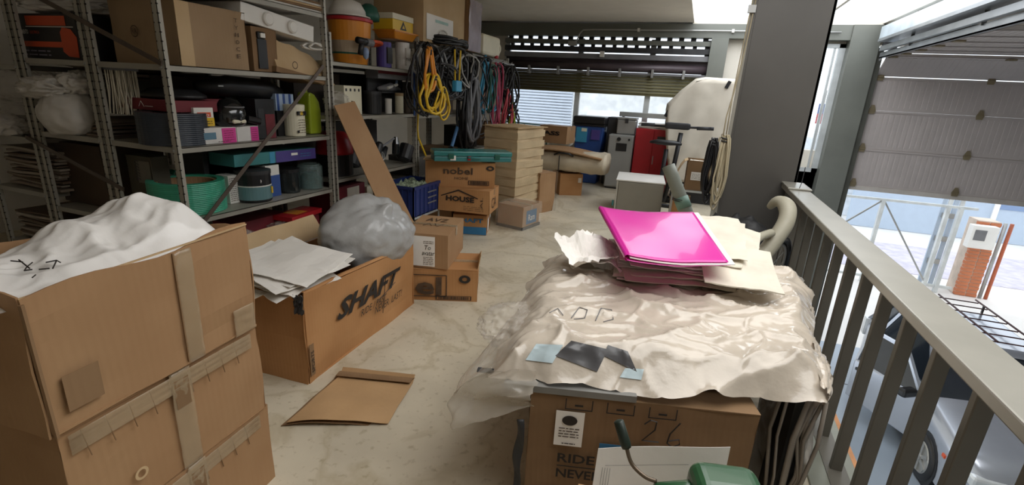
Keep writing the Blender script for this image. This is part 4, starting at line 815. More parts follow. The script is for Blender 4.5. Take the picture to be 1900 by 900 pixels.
obj('hanging_film', MB().grid(hang2, 50, 20), WR, t, smooth=True).location = o_
def onb(px, py, h=.690):
    return P(px, py, z=h)
def patch(name, pts, material):
    q = [onb(*p) for p in pts]; b = MB().grid(lambda u, v: q[0].lerp(q[1], u).lerp(q[3].lerp(q[2], u), v), 6, 6); 
    for p in b.v: p.z += .0
    # sit on the film
    return b
from mathutils.bvhtree import BVHTree
gt = MB().grid(top, 150, 130); tree = BVHTree.FromPolygons([tuple(v) for v in gt.v], gt.f)
def drape(b, dz=.003):
    for p in b.v:
        h = tree.ray_cast(Vector((p.x, p.y, 2)), Vector((0, 0, -1)))[0]
        if h is not None: p.z = h.z+dz
    return b
def onfilm(px, py):
    o0 = Vector((0, 0, EYE)); d = (P(px, py, z=.6)-o0).normalized(); h, n_, _, _ = tree.ray_cast(o0, d); return h - d*.004
for nm, q, mm in [('black_card_label', [(1030, 660), (1108, 690), (1128, 648), (1060, 632)], mat('charcoal_label', '4b4a4c', .3, coat=.3)), ('black_card_label', [(1120, 660), (1182, 690), (1165, 652), (1128, 640)], mat('charcoal_label', '4b4a4c')), ('pale_blue_patch', [(975, 668), (1025, 674), (1045, 640), (995, 638)], mat('pale_blue_tint', 'c4d6dc', .4)), ('pale_blue_patch', [(1150, 700), (1190, 705), (1195, 685), (1160, 683)], mat('pale_blue_tint', 'c4d6dc', .4))]:
    qq = [Vector((p[0], p[1], 0)) for p in q]; b = MB().grid(lambda u, v: onfilm(*(qq[0].lerp(qq[1], u).lerp(qq[3].lerp(qq[2], u), v)).to_tuple()[:2]), 14, 14); oo = obj(nm, b, mm, t, smooth=True); oo.location = o_
b = MB()
for st in ([(1020, 580), (1035, 572), (1045, 585)], [(1060, 590), (1075, 570), (1090, 575), (1085, 590), (1065, 592)], [(1105, 595), (1115, 572), (1135, 575), (1138, 592), (1120, 597)]):
    b.tube([onfilm(*p) for p in st], .0022, 4)
obj('pen_writing', b, GREY, t).location = o_
# loose crumpled film by the left rim and the roll of film at the right
bag('crumpled_film', 'rolled ball of crumpled clear film at the left edge of the bundle', (-.66, 1.90, .60), (.13, .17, .07), FILM, 8, amp=.3, s=2.6)
t = thing('film_bundle', 'twisted bundle of netting and film standing right of the shaded carton', 'film', (.53, 1.98, 0))
b = MB(); rr = random.Random(5)
for k in range(16):
    x = rr.uniform(-.06, .06); y = rr.uniform(-.10, .06); b.tube([(x*.6, y*.7, 0), (x*1.2+rr.uniform(-.02, .02), y, .2), (x+rr.uniform(-.03, .03), y, .38), (x*1.3, y, .57)], rr.uniform(.005, .010), 5)
obj('net_strands', b, mat('net_strand', 'a39a90', .4, var=.2), t, smooth=True); obj('dark_core', MB().tube([(0, 0, 0), (0, 0, .57)], .065, 10), BLACK, t)
t = thing('white_sack', 'pale translucent sack on the floor between the cartons and the railing', 'sack', (.60, 2.35, 0)); oo = bag('x', 'x', (0, 0, .15), (.10, .32, .25), mat('pale_sack_film', 'b5afa6', .3, alpha=.9, bump=.3), 9, amp=.2); oo.name = 'sack_body'; oo.parent = t
for k in ('label', 'category'): del oo[k]

# papers pile
pc = [(-.02, 2.62), (.03, 2.66)]
for i in range(26):
    f = i/25; z = .735+i*.0062; big = i < 4
    c = Vector((-.01+.05*f+rnd.uniform(-.05, .05), 2.68+.05*f+rnd.uniform(-.05, .05), z+.02))
    sheet('paper_sheet', c, rnd.uniform(.50, .66) if i < 18 else rnd.uniform(.42, .54), rnd.uniform(.42, .54), ty*.5+rnd.uniform(-.20, .20), 'cream paper from the untidy pile under the pink folder', 'papers piled under the pink folder',
          PAPER2 if i % 3 else PAPER, tilt=(rnd.uniform(-.02, .03), .10+.10*f), curl=.010, seed=i+3, th=rnd.choice([.003, .005, .008]), rag=.012)
for i, (px, py, yw_) in enumerate([(1335, 430, .3), (1350, 440, -.1), (1345, 455, .15), (1370, 500, .1)]):
    c = P(px, py, z=.872-.03*(i > 2)); sheet('paper_sheet', c, .34, .36, yw_, 'cream paper fanned out to the right of the pink folder', 'papers fanned out right of the pink folder', PAPER2, tilt=(-.02, .22), curl=.012, seed=i+60, th=.006)
for i, (px, py) in enumerate([(1110, 450), (1100, 470), (1085, 480)]):
    c = P(px, py, z=.84-.02*i); sheet('crumpled_paper', c, .24, .24, .4*i, ['crumpled white paper sticking out left of the pink folder', 'wrinkled white paper below the crumpled one left of the folder', 'lowest wrinkled paper corner at the left of the pile'][i], None, PAPER, tilt=(0, .25), curl=.05, seed=i+80, th=.002, rag=.03)
for i, q in enumerate([[(1150, 498), (1235, 520), (1195, 505), (1160, 500)]]): pass
# pink folder
PK = mat('pink_folder_plastic', 'e02ba4', .32, var=.03, scale=2, alpha=.96, coat=.2); 
f0, f1, f2, f3 = P(1165, 480, z=.925), P(1352, 486, z=.918), P(1286, 393, y=2.98), P(1115, 388, y=2.86)
t = thing('plastic_folder', 'bright pink translucent plastic folder on top of the paper pile', 'folder', ((f0+f2)/2).to_tuple()); o_ = -t.location
def fold(u, v, dz=0):
    p = f0.lerp(f1, u).lerp(f3.lerp(f2, u), v); lift = .018*math.exp(-u*6)+.012*(v-.5)**2*4*math.sin(u*PI)*-.6+.004*nz((u, v, 0), 3)
    return (p.x, p.y, p.z+lift+dz)
obj('cover', MB().grid(lambda u, v: fold(u, v), 30, 24), PK, t, smooth=True, solid=.0015).location = o_
obj('back_cover', MB().grid(lambda u, v: (fold(u, v)[0]+.01*u, fold(u, v)[1]-.010, fold(u, v)[2]-.022+.012*u), 20, 16), PK, t, smooth=True, solid=.0015).location = o_
def spine(u, v):
    p = Vector(fold(0, v)); a = PI*.5+u*PI; return (p.x+.016*math.cos(a), p.y, p.z-.0155+.016*math.sin(a))
obj('spine', MB().grid(spine, 8, 24), PK, t, smooth=True).location = o_
obj('enclosed_paper', MB().grid(lambda u, v: (fold(u*1.05+.02, v*1.04)[0], fold(u, v*1.05)[1]+.0, fold(u, v)[2]-.010+.003*u), 12, 12), PAPER, t, solid=.004).location = o_

# low stand carton, leaning paper and green machine
t = carton('cardboard_box', 'low carton under the green machine at the bottom edge', (-.14, .95, 0), .55, .42, .34, math.radians(8), seed=70, material=CB)
A = P(1110, 832, y=1.30); B = P(1355, 827, y=1.36); 
t = thing('white_paper', 'white ruled paper sheet propped behind the green machine', 'paper', (A.x, A.y-.05, .346)); o_ = -t.location; Cc = Vector((B.x-.005, B.y-.05, .346)); D = Vector((A.x, A.y-.05, .346))
obj('sheet', MB().grid(lambda u, v: D.lerp(Cc, u).lerp(A.lerp(B, u), v)+Vector((0, .006*math.sin(u*5), 0)), 14, 8), PAPER, t, solid=.0015).location = o_
b = MB(); u_ = (B-A).normalized(); 
for k in range(4): p = A+u_*(.022+.008*k)+Vector((0, -.0035-.0015*k-.012, -.06)); b.add([p, p+u_*.0012, p+u_*.0012+Vector((0, -.02, -.10)), p+Vector((0, -.02, -.10))], [(0, 1, 2, 3)])
p = A+u_*.03+Vector((0, -.014, -.055)); b.add([p, p+u_*.26, p+u_*.26+Vector((0, 0, .0012)), p+Vector((0, 0, .0012))], [(0, 1, 2, 3)])
obj('printed_lines', b, GREY, t).location = o_
GRN = mat('green_machine_paint', '2f5b3a', .3, var=.15, coat=.3)
q = P(1350, 890, y=1.12)
t = thing('green_machine', 'green metal hand machine with a crank lever at the bottom edge', 'machine', (q.x, q.y, .347), math.radians(14)); h = q.z-.347
bm = bmesh.new(); bmesh.ops.create_cube(bm, size=1)
for v in bm.verts: v.co = Vector((v.co.x*.17, v.co.y*.12, v.co.z*(h+.012)+(h+.012)/2)); 
me = bpy.data.meshes.new('housing'); bm.to_mesh(me); bm.free(); me.materials.append(GRN); o = bpy.data.objects.new('housing', me); C.objects.link(o); o.parent = t
mo = o.modifiers.new('b', 'BEVEL'); mo.width = .035; mo.segments = 5
top_z = h+.012
def ridge_tube(z, r): return [(-.075, -.062, z-.035), (-.06, -.065, z-.006), (-.03, -.066, z+.002), (.04, -.066, z+.002), (.07, -.064, z-.008), (.08, -.06, z-.05)]
obj('raised_rib', MB().tube([Vector(p) for p in ridge_tube(top_z-.020, 0)], .007, 8), mat('green_machine_highlight', '56775a', .3, coat=.3), t, smooth=True)  # rib painted lighter green; the edge highlight is in its colour
obj('side_arm', MB().tube([(-.06, 0, top_z-.075), (-.10, 0, top_z-.072), (-.17, 0, top_z-.066)], [.045, .032, .014], 10), GRN, t, smooth=True)
Ri = Matrix.Rotation(-math.radians(14), 3, 'Z'); l0, l1, l2, l3 = [Ri @ (P(a_, b_, y=c_)-t.location) for a_, b_, c_ in ((1196, 884, 1.08), (1172, 860, 1.09), (1162, 828, 1.10), (1148, 782, 1.11))]
obj('lever_rod', MB().tube(smooth_path([l0+Vector((.03, 0, -.01)), l0, l1, l2]), .0055, 8), mat('worn_rod', '6b5e50', .35, .6), t, smooth=True)
obj('lever_grip', MB().tube([l2.lerp(l3, -.05), l2.lerp(l3, .1), l3, l3.lerp(l2, -.04)], [.0125, .014, .013, .008], 12), mat('dark_green_grip', '1d2a22', .45), t, smooth=True)

# ================================================================== SHELVING
def post(t, x, y, h_, z0=0, wdt=.045, material=None):
    b = MB(); s = wdt/2; b.box(-s, s, -s, -s+.003, 0, h_); b.box(-s, -s+.003, -s, s, 0, h_); b.box(s-.003, s, -s, s*.2, 0, h_); b.box(-s, -s*.8, s-.003, s, 0, h_)
    o = obj('post', b, material or PUNCH, t); o.location = (x, y, z0); return o
def shelf_unit(label, x0, x1, y0, y1, levels, h_, material=None, posts=((0, 0), (1, 0), (0, 1), (1, 1))):
    t = thing('shelving_unit', label, 'shelf', (x1, y0, 0))
    for i, j in posts: post(t, (x0-x1 if i == 0 else 0), (0 if j == 0 else y1-y0), h_, material=material)
    for z in levels:
        b = MB().box(x0-x1-.01, .012, -.012, y1-y0+.012, z-.004, z); b.box(.008, .012, -.012, y1-y0+.012, z-.034, z); b.box(x0-x1-.01, .012, -.014, -.010, z-.034, z); b.box(x0-x1-.014, x0-x1-.01, -.012, y1-y0, z-.034, z)
        obj('shelf_board', b, STEEL, t)
        obj('bolt', MB().lathe([(.008, 0), (.008, .008), (0, .010)], 8, M=Matrix.Translation((-.01, -.022, z-.017)) @ Matrix.Rotation(PI/2, 4, 'X')), CONDUIT, t)
    return t
FX, BX = -3.0, -3.62; Y0, Y1, Y2, Y3, Y4 = 2.15, 3.52, 4.92, 6.3, 7.7
S1 = shelf_unit('near grey punched-steel shelf unit with coils and colourful boxes', BX, FX, Y0, Y1, (.26, .695, 1.16, 1.648, 2.13), 2.6)
S2 = shelf_unit('second grey shelf unit along the aisle with the orange bucket', BX, FX, Y1+.05, Y2, (.30, .765, 1.32, 1.775), 2.0)
S3 = shelf_unit('third shelf unit behind the hanging cables', BX, FX, Y2+.05, Y3, (.10, .58, 1.30, 2.08), 2.12)
S4 = shelf_unit('last shelf unit next to the roller shutter', BX, FX, Y3+.05, Y4, (.3, .8, 1.3, 2.08), 2.12)
S5 = shelf_unit('grey shelf unit at the left behind the near one, with white sacks', -4.36, -3.69, Y0, Y1, (.26, .62, 1.16, 1.648, 2.13), 2.6)
S6 = shelf_unit('outermost left shelf unit stuffed with film and sheets', -5.06, -4.43, Y0, Y1, (.26, .70, 1.10, 1.60, 2.1), 2.6)
BRC = mat('brace_brown', '5f534a', .5, .3)
def brace(t, a, b_, ys=0):
    o = obj('cross_brace', MB().bar(a, b_, .006, .028, (0, 0, 1)), BRC, t); o.location = -t.location
yb_ = Y0-.035
brace(S1, P(80, 0, y=yb_)+(P(80, 0, y=yb_)-P(295, 115, y=yb_))*.2, P(300, 118, y=yb_)); brace(S5, P(48, 254, y=yb_), P(230, 352, y=yb_))
xb = FX+.03; brace(S1, P(600, 122, x=xb), P(378, 412, x=xb))
brace(S2, P(768, 128, x=xb), P(772, 126, x=xb))

def nm_in(z, px, py): return P(px, py, z=z)
def gbox(name, label, x, y, z, w_, d_, h_, material, yaw=0, cat='box', bevel=.003, group=None):
    """x,y: near-left corner. w along +x, d along +y"""
    t = thing(name, label, cat, (x, y, z), yaw, group); obj('box_body', MB().box(0, w_, 0, d_, 0, h_), material, t, bevel=bevel)
    obj('lid_flap', MB().box(-.001, w_+.001, -.001, d_+.001, h_-.012, h_+.001), material, t); return t
def can(name, label, x, y, z, r, h_, material, lid=None, band=None, cat='can', group=None):
    t = thing(name, label, cat, (x, y, z), 0, group); obj('can_body', MB().lathe([(r*.96, 0), (r, .01), (r, h_-.012), (r*.97, h_)], 24), material, t, smooth=False)
    if lid: obj('lid', MB().lathe([(r*1.03, h_-.02), (r*1.03, h_+.008), (r*.9, h_+.012), (0, h_+.008)], 24), lid, t)
    if band: obj('label_band', MB().lathe([(r*1.006, h_*.2), (r*1.006, h_*.75)], 24), band, t)
    return t
def onx(px, py, x, z):  # y for a picture height on plane x
    return P(px, py, x=x)
# ---- unit 1, top level z=1.648
z = 1.650; t = carton('cardboard_box', 'large plain brown carton on the top shelf of the near unit', (-3.60, 2.26, z), .58, .50, .37, 0, material=cardboard('cardboard_taupe', 'a58b6d', '9a8062'), seed=80, tape=False)
ring(t, (.22, -.008, .19), X, Z, .035, .030, PRINTB); text(t, 'RR', (.195, -.008, .175), X, Z, .05, .03, PRINTB)
for i, ss in enumerate(['T', 'Y', 'll', 'o', 'C', 'E']): text(t, ss, (.588, .40, .30-i*.045), Y, Z, .03, .025, PRINTB)
obj('wide_tape', MB().box(.582, .586, .0, .09, 0, .37), CBP, t)
t = carton('open_cardboard_box', 'open grey-brown carton lying on its side beside the large one', (-3.50, 2.82, z), .46, .22, .30, 0, openbox=True, material=CBD, seed=81)
t = thing('small_camera', 'small white and black device inside the open carton', 'device', (-3.06, 2.86, z+.02)); obj('base', MB().box(-.03, .03, 0, .08, 0, .20), BLACK, t); obj('body', MB().box(-.03, .04, .0, .07, .2, .25), BLACK, t, bevel=.01); obj('white_tip', MB().box(.035, .05, .015, .055, .21, .24), WHITE, t)
t = thing('knobbed_board', 'long white panel with two raised knobs lying over the cartons', 'panel', (-3.10, 2.78, 2.0), rot=(math.radians(-6), 0, 0))
obj('panel_body', MB().box(-.5, .08, -.05, .64, -.03, .09), WHITE, t, bevel=.006)
for y in (.17, .40): obj('knob', MB().lathe([(.045, 0), (.045, .018), (.035, .026), (0, .026)], 24, M=Matrix.Translation((.08, y, .03)) @ Matrix.Rotation(PI/2, 4, 'Y')), WHITE, t, smooth=False)
t = thing('thin_plank', 'thin grey-white plank lying on top of the white panel', 'panel', (-3.2, 2.6, 2.10)); obj('plank', MB().box(-.3, .15, -.1, .62, 0, .02), mat('off_white_board', 'cbc6bb', .5), t)
t = thing('folded_cardboard', 'taped folded cardboard slab at the end of the top shelf', 'cardboard', (-3.10, 3.02, z), rot=(math.radians(-8), 0, 0))
obj('slab', MB().grid(lambda u, v: (.12*(1-v)-.02, -.02+u*.62, .01+v*(.24-.10*u**3)+.006*math.sin(u*20)), 14, 5), CBP, t, solid=.03)
obj('base_slab', MB().box(-.3, .10, -.04, .5, 0, .04), CBD, t); ring(t, (.118, .12, .08), Y, Z, .028, .022, PRINTB)
coil('white_cable', 'small coil of white cable on the folded cardboard slab', (-3.05, 3.45, 1.90), .22, .05, 3, .009, WHITE, seed=9, ax=(0.3, 1, 0), jit=.02, wrap=False)
# ---- top level z 2.13 : slabs
for k in range(5): t = thing('board_sheet', 'pale board from the stack at the very top of the near unit', 'board', (-3.3, 2.9, 2.132+k*.016), rnd.uniform(-.02, .02), 'boards on the topmost shelf'); obj('board', MB().box(-.3, .30, -.4, .6, 0, .013), [mat('off_white_board', 'cbc6bb', .5), CBD, CBP][k % 3], t)
# ---- unit 1, level 1.16
z = 1.162
t = thing('mop_head', 'white stringy mop head hanging at the end of the near unit', 'mop', (-3.50, 2.20, 1.60)); b = MB(); rr = random.Random(2)
for k in range(46): x = rr.uniform(-.10, .08); y = rr.uniform(-.03, .05); b.tube([(x, y, 0), (x+rr.uniform(-.01, .01), y, -.12), (x*1.1+rr.uniform(-.02, .02), y+rr.uniform(-.02, .02), -.27)], .0035, 4)
obj('strings', b, mat('mop_cotton', 'c9c2b0', .9), t); obj('head_bar', MB().box(-.12, .10, -.03, .05, 0, .03), GREY, t)
def spool(name, label, c, r, h_, material, core, cat='spool', inner=.55, lip=.01):
    t = thing(name, label, cat, c); n = 36
    prof = [(r*inner, 0), (r, 0)]; k = int(h_/.012)
    for i in range(k): prof += [(r, i*h_/k+.002), (r+.0015, (i+.5)*h_/k), (r, (i+1)*h_/k-.002)]
    prof += [(r, h_), (r*inner, h_), (r*inner, 0)]
    obj('wound_strap', MB().lathe(prof, n), material, t, smooth=False); obj('core_tube', MB().lathe([(r*inner*.99, 0), (r*inner*.99, h_*.94), (r*inner*.9, h_*.94), (r*inner*.9, 0)], n), core, t); return t
spool('strap_spool', 'wide dark blue-black strap spool on the middle shelf of the near unit', (-3.22, 2.30, z), .20, .20, mat('dark_strap', '2a313b', .35, bump=.1), CBD)
t = gbox('flat_box', 'dark red flat box with a house outline behind the dark spool', -3.60, 2.22, z+.205, .52, .30, .07, DRED); scribble(t, [[(0, 0), (.5, .7), (1, 0)], [(1.2, .1), (2.6, .1)]], (.20, -.002, .02), X, Z, .05, .0018, WHITE)
t = gbox('red_box', 'long dark red box standing behind the pink cartons', -3.34, 2.42, z+.21, .12, .34, .07, DRED)
t = thing('black_boat_lid', 'flat black moulded lid on the dark red box', 'lid', (-3.32, 2.40, z+.285)); obj('lid_body', MB().lathe([(.0, .06), (.12, .055), (.17, .02), (.17, .0), (0, 0)], 24, sx=1.3, sy=1), BLACK, t, smooth=True)
t = thing('black_bar_case', 'long black case along the underside of the top shelf', 'case', (-3.25, 2.75, 1.40)); obj('case_body', MB().tube([(-.05, -.2, .12), (0, 0, .135), (0, .35, .12), (-.02, .5, .09)], [.04, .075, .075, .05], 14), BLACK, t, smooth=True); obj('silver_mark', MB().box(.066, .07, -.12, -.08, .13, .14), CONDUIT, t); obj('stand', MB().box(-.08, -.02, .0, .05, -.238, .1), BLACK, t)
def printed_box(name, label, px0, px1, py0, py1, x, z, d_, h_, mats, cat='box', yaw=0):
    a = P(px0, py1, x=x); b_ = P(px1, py1, x=x); t = thing(name, label, cat, (x, a.y, z), yaw); L_ = b_.y-a.y
    obj('box_body', MB().box(-d_, 0, 0, L_, 0, h_), mats[0], t, bevel=.002); return t, L_
t, L_ = printed_box('small_box', 'small yellow and white box stacked on the pink-ended carton', 361, 397, 183, 220, -3.06, z+.115, .12, .12, (WHITE,))
sticker(t, (.001, 0, 0), Y, Z, L_, .055, YEL, 'yellow_panel'); sticker(t, (.001, L_*.15, .06), Y, Z, L_*.7, .03, ORG2, 'logo_patch'); text(t, 'ab', (.003, L_*.35, .065), Y, Z, L_*.4, .02, WHITE); sticker(t, (-.12, -.001, 0), X, Z, .12, .05, YEL, 'yellow_panel'); lines(t, (.003, .01, .015), Y, Z, L_*.8, 2, .015)
for k, (px0, px1, lab) in enumerate([(365, 440, 'white carton with pink end panel nearer the dark spool'), (441, 481, 'white carton with pink end panel beside the black box')]):
    t, L_ = printed_box('small_box', lab, px0, px1, 215, 258, -3.03, z+.001, .30, .105, (mat('white_gloss_card', 'd6d3cf', .4),))
    sticker(t, (.001, L_*.62, .0), Y, Z, L_*.36, .10, PINK, 'pink_panel'); lines(t, (.003, L_*.66, .02), Y, Z, L_*.25, 5, .015, DRED, th=.003)
    if k == 0: sticker(t, (.001, .02, .03), Y, Z, L_*.4, .045, mat('blue_grey_picture', '5c7f93', .5), 'printed_picture'); lines(t, (.003, .15, .01), Y, Z, .1, 1, .01)
t = thing('face_mask_helmet', 'dark rounded visor and helmet on the middle shelf', 'helmet', (-3.10, 2.63, z+.108)); obj('shell', MB().lathe([(.0, .19), (.06, .175), (.105, .11), (.11, .03), (.09, 0), (0, 0)], 24, sx=.9, sy=1), mat('gloss_black', '17191b', .12, coat=.6), t, smooth=True)
obj('visor_ring', MB().tube([(.08*math.cos(k*.3)+.02, .075*math.sin(k*.3), .13) for k in range(22)], .006, 5), GREY, t); obj('pale_chin', MB().box(.055, .10, -.06, .05, .02, .05), CREAM, t, bevel=.015); obj('nozzle', MB().tube([(.07, .08, .05), (.10, .16, .03)], .025, 10), BLACK, t)
t, L_ = printed_box('tall_box', 'tall black box with a red side left of the cream can', 478, 513, 168, 243, -3.08, z+.002, .18, .29, (BLACK,)); sticker(t, (.001, L_*.45, .0), Y, Z, L_*.5, .18, DRED, 'red_panel'); sticker(t, (.001, L_*.1, .1), Y, Z, L_*.3, .12, DARK, 'grey_panel')
t, L_ = printed_box('blue_pouch', 'blue and white striped pouch leaning behind the cream can', 512, 545, 158, 192, -3.16, z+.20, .05, .13, (mat('pale_blue_card', 'a9bcd3', .5),)); 
for k in range(3): sticker(t, (.001, .01+k*L_*.33, .0), Y, Z, L_*.12, .13, BLUE, 'blue_stripe')
obj('support', MB().box(-.05, 0, 0, L_, -.198, -.001), BLACK, t)
a = P(548, 246, x=-3.12); t = can('cream_can', 'cream plastic jar with black and yellow labels on the middle shelf', -3.12, a.y, z+.002, .082, .24, CREAM, CREAM); 
for k in range(3): obj('label_patch', MB().box(.078, .085, -.05+k*.035, -.025+k*.035, .17, .20), YEL if k == 1 else BLACK, t)
text(t, 'CSI', (.088, -.05, .165), Y, Z, .09, .035, PRINT); lines(t, (.086, -.05, .03), Y, Z, .1, 6, .02); obj('black_patch', MB().box(.078, .086, -.055, -.04, .03, .05), BLACK, t)
a = P(592, 246, x=-3.10); t = thing('lime_bottle', 'lime green plastic bottle with sloping shoulder at the shelf end', 'bottle', (-3.12, a.y, z+.002))
b = MB().prism([(-.075, 0), (.065, 0), (.065, .20), (.05, .27), (.0, .33), (-.05, .35), (-.07, .33), (-.075, .2)], .13, Matrix.Rotation(PI/2, 4, 'Z')); obj('bottle_body', b, LIME, t, bevel=.02); obj('cap', MB().tube([(-.06, -.05, .34), (-.06, -.05, .37)], .02, 12), LIME, t)
# ---- unit 1, level .695
z = .697
spool('strap_spool', 'big green strap spool with brown core on the lower shelf', (-3.26, 2.36, z), .23, .21, GREEN, CB, inner=.80)
t = thing('strap_loop', 'loose loop of green strap springing left of the big spool', 'strap', (-3.45, 2.30, z)); b = MB(); n = 24
for i in range(n):
    a0 = PI*.35+i/n*PI*1.1; a1 = PI*.35+(i+1)/n*PI*1.1; b.add([(.17*math.cos(a0)-.05, .10*math.sin(a0), .10+.12*math.sin(a0*1.2)), (.17*math.cos(a1)-.05, .10*math.sin(a1), .10+.12*math.sin(a1*1.2)), (.17*math.cos(a1)-.05, .10*math.sin(a1)+.02, .10+.12*math.sin(a1*1.2)+.03), (.17*math.cos(a0)-.05, .10*math.sin(a0)+.02, .10+.12*math.sin(a0*1.2)+.03)], [(0, 1, 2, 3)])
obj('strap', b, GREEN, t, solid=.002)
t, L_ = printed_box('leaflet_box', 'white box covered in small print between spool and dark pot', 428, 447, 320, 376, -3.16, z, .12, .21, (WHITE,)); lines(t, (.002, .005, .02), Y, Z, L_*.9, 12, .015)
a = P(472, 376, x=-3.15); t = can('paint_pot', 'black-lidded pot lettered MASSA on the lower shelf', -3.14, a.y, z, .125, .23, BLACK, DARK); obj('label_band', MB().lathe([(.1262, .02), (.1262, .12)], 32), mat('teal_grey_label', '64868a', .4), t); obj('label_edge', MB().lathe([(.1268, .12), (.1268, .128)], 32), WHITE, t)
text(t, 'MASSA', (.122, -.045, .15), (-.25, 1, 0), Z, .10, .028, WHITE, bold=.02); obj('yellow_mark', MB().box(.105, .12, .055, .07, .06, .11), YEL, t)
t, L_ = printed_box('blue_white_box', 'tall white and blue box right of the lettered pot', 497, 522, 302, 364, -3.12, z, .2, .25, (WHITE,)); sticker(t, (.001, 0, 0), Y, Z, L_, .17, BLUE, 'blue_panel')
a = P(538, 352, x=-3.16); can('dark_jar', 'dark tinted jar between blue box and glass jar', -3.16, a.y, z, .085, .19, mat('dark_glass', '22282a', .1, coat=.4), BLACK, cat='jar')
a = P(577, 350, x=-3.14); t = can('glass_jar', 'big clear glass jar of dark pieces at the lower shelf end', -3.14, a.y, z, .105, .20, mat('jar_glass', '8fa6a4', .05, alpha=.35, coat=.6), None, cat='jar'); obj('contents', MB().lathe([(.09, .01), (.095, .1), (.05, .14), (0, .13)], 20), mat('dark_teal_parts', '2c4a4a', .5, var=.5, scale=30), t); obj('neck_ring', MB().lathe([(.09, .20), (.09, .215), (.075, .215)], 24), mat('jar_glass', '8fa6a4', .05), t)
t = thing('long_box', 'long teal and purple box lying across the jars', 'box', (-3.10, 2.72, z+.275), rot=(math.radians(-1), 0, 0)); L_ = .72
obj('box_body', MB().box(-.25, 0, -.1, L_, 0, .09), mat('teal_card', '3a7f80', .5), t, bevel=.003); sticker(t, (.001, .22, 0), Y, Z, .05, .088, SKYB, 'pale_blue_panel'); sticker(t, (.001, .28, 0), Y, Z, L_-.28, .088, PURP, 'purple_panel'); sticker(t, (.003, .44, .045), Y, Z, .07, .02, PAPER); lines(t, (.003, .54, .03), Y, Z, .12, 2, .02, SKYB); obj('support_box', MB().box(-.45, -.26, -.1, L_, -.27, .09), DARK, t)
t = gbox('dark_carton', 'dark carton deep behind the green spool', -3.58, 2.58, z, .22, .35, .36, DARK)
t = gbox('green_picture_box', 'old dull box with coiled spiral print left of the green spool', -3.62, 2.22, z+.0, .24, .12, .36, mat('dull_olive_card', '4f4a3c', .7)); sticker(t, (.10, -.0035, .18), X, Z, .13, .15, mat('dull_grey_card', '6f695f', .7), 'printed_picture')
b = MB(); 
for k in range(7): b.tube([(.11+.018*math.cos(a*.5), -.008, .20+k*.02+.01*math.sin(a*.5)) for a in range(9)], .002, 4)
obj('spiral_print', b, DARK, t)
# ---- unit 1, level .26
z = .262
bag('clear_film_bag', 'crumpled clear bag on the bottom shelf behind the carton', (-3.10, 2.60, z+.11), (.15, .17, .12), FILM, 14, amp=.35); bag('clear_film_bag', 'small crumpled pale bag further along the bottom shelf', (-3.16, 3.05, z+.09), (.13, .15, .10), FILM, 15, amp=.35)
t = gbox('red_yellow_box', 'flat red and yellow box on the bottom shelf', -3.26, 3.06, z+.20, .20, .40, .04, RED, yaw=.1); sticker(t, (.03, .1, .042), X, Y, .14, .14, ORG, 'yellow_panel'); obj('support', MB().box(0, .18, .02, .38, -.198, -.002), DRED, t)
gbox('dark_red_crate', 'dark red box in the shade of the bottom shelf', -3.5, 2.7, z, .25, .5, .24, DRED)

# ---- unit 2
z = 1.777; a = P(660, 118, x=-3.13)
t = thing('orange_bucket', 'tall orange bucket with a red rim on the second unit', 'bucket', (-3.20, a.y+.02, z)); 
obj('bucket_body', MB().lathe([(.150, 0), (.165, .08), (.167, .085)], 32).lathe([(.185, .20), (.195, .37), (.197, .375)], 32), mat('orange_bucket_plastic', 'dd8f30', .3, var=.03), t)
obj('middle_band', MB().lathe([(.165, .08), (.185, .20)], 32), mat('clear_orange_band', 'b7a48c', .3), t); obj('green_band', MB().lathe([(.168, .085), (.170, .10)], 32), DGREEN, t)
obj('red_rim', MB().lathe([(.20, .37), (.212, .375), (.212, .40), (.19, .405), (.185, .38)], 32), RED, t); obj('hanging_ring', MB().tube([(.13+.10*math.cos(k*.33), .12+.14*math.sin(k*.33), .20+.015*math.cos(k*.33)) for k in range(20)], .016, 8), ORG2, t, smooth=True)
t = thing('safety_helmet', 'white hard hat lying on the orange bucket', 'helmet', (-3.20, a.y, z+.41)); obj('shell', MB().lathe([(.20, 0), (.205, .008), (.165, .02), (.16, .06), (.12, .125), (.05, .15), (0, .153)], 28), WHITE, t, smooth=True)
t = thing('green_helmet', 'dark green curved guard leaning over the white hard hat', 'helmet', (-3.13, a.y+.22, z+.41)); obj('shell', MB().lathe([(.10, 0), (.105, .05), (.08, .12), (.03, .15), (0, .15)], 22), DGREEN, t, smooth=True)
t = thing('spray_gun', 'black and grey spray gun hanging on the orange bucket', 'tool', (-2.97, a.y-.05, z+.14)); obj('barrel', MB().tube([(0, -.12, .06), (0, .08, .055)], .03, 12), BLACK, t, smooth=True); obj('cuff', MB().tube([(0, .0, .055), (0, .09, .055)], .035, 14), GREY, t, smooth=True); obj('grip', MB().tube([(0, -.06, .05), (.0, -.09, -.06)], .024, 10), BLACK, t, smooth=True); obj('blue_bulb', MB().lathe([(0, -.07), (.025, -.05), (.03, 0), (.02, .03), (0, .04)], 14, c=(.01, -.02, -.03)), mat('pale_blue_plastic', '7f93b5', .3), t, smooth=True); obj('hook', MB().bar((-.02, .0, .05), (-.10, .02, .05), .02, .02), BLACK, t)
a = P(735, 128, x=-3.1)
def tubbox(px, r, h_, m1, m2, lab): 
    q = P(px, 130, x=-3.10); t = thing('tube_canister', lab, 'canister', (-3.10, q.y, z)); obj('canister_body', MB().lathe([(r, 0), (r, h_), (0, h_+.005)], 20), m1, t); obj('label_panel', MB().box(r*.5, r+.002, -r*.6, r*.5, .04, h_*.8), m2, t); return t
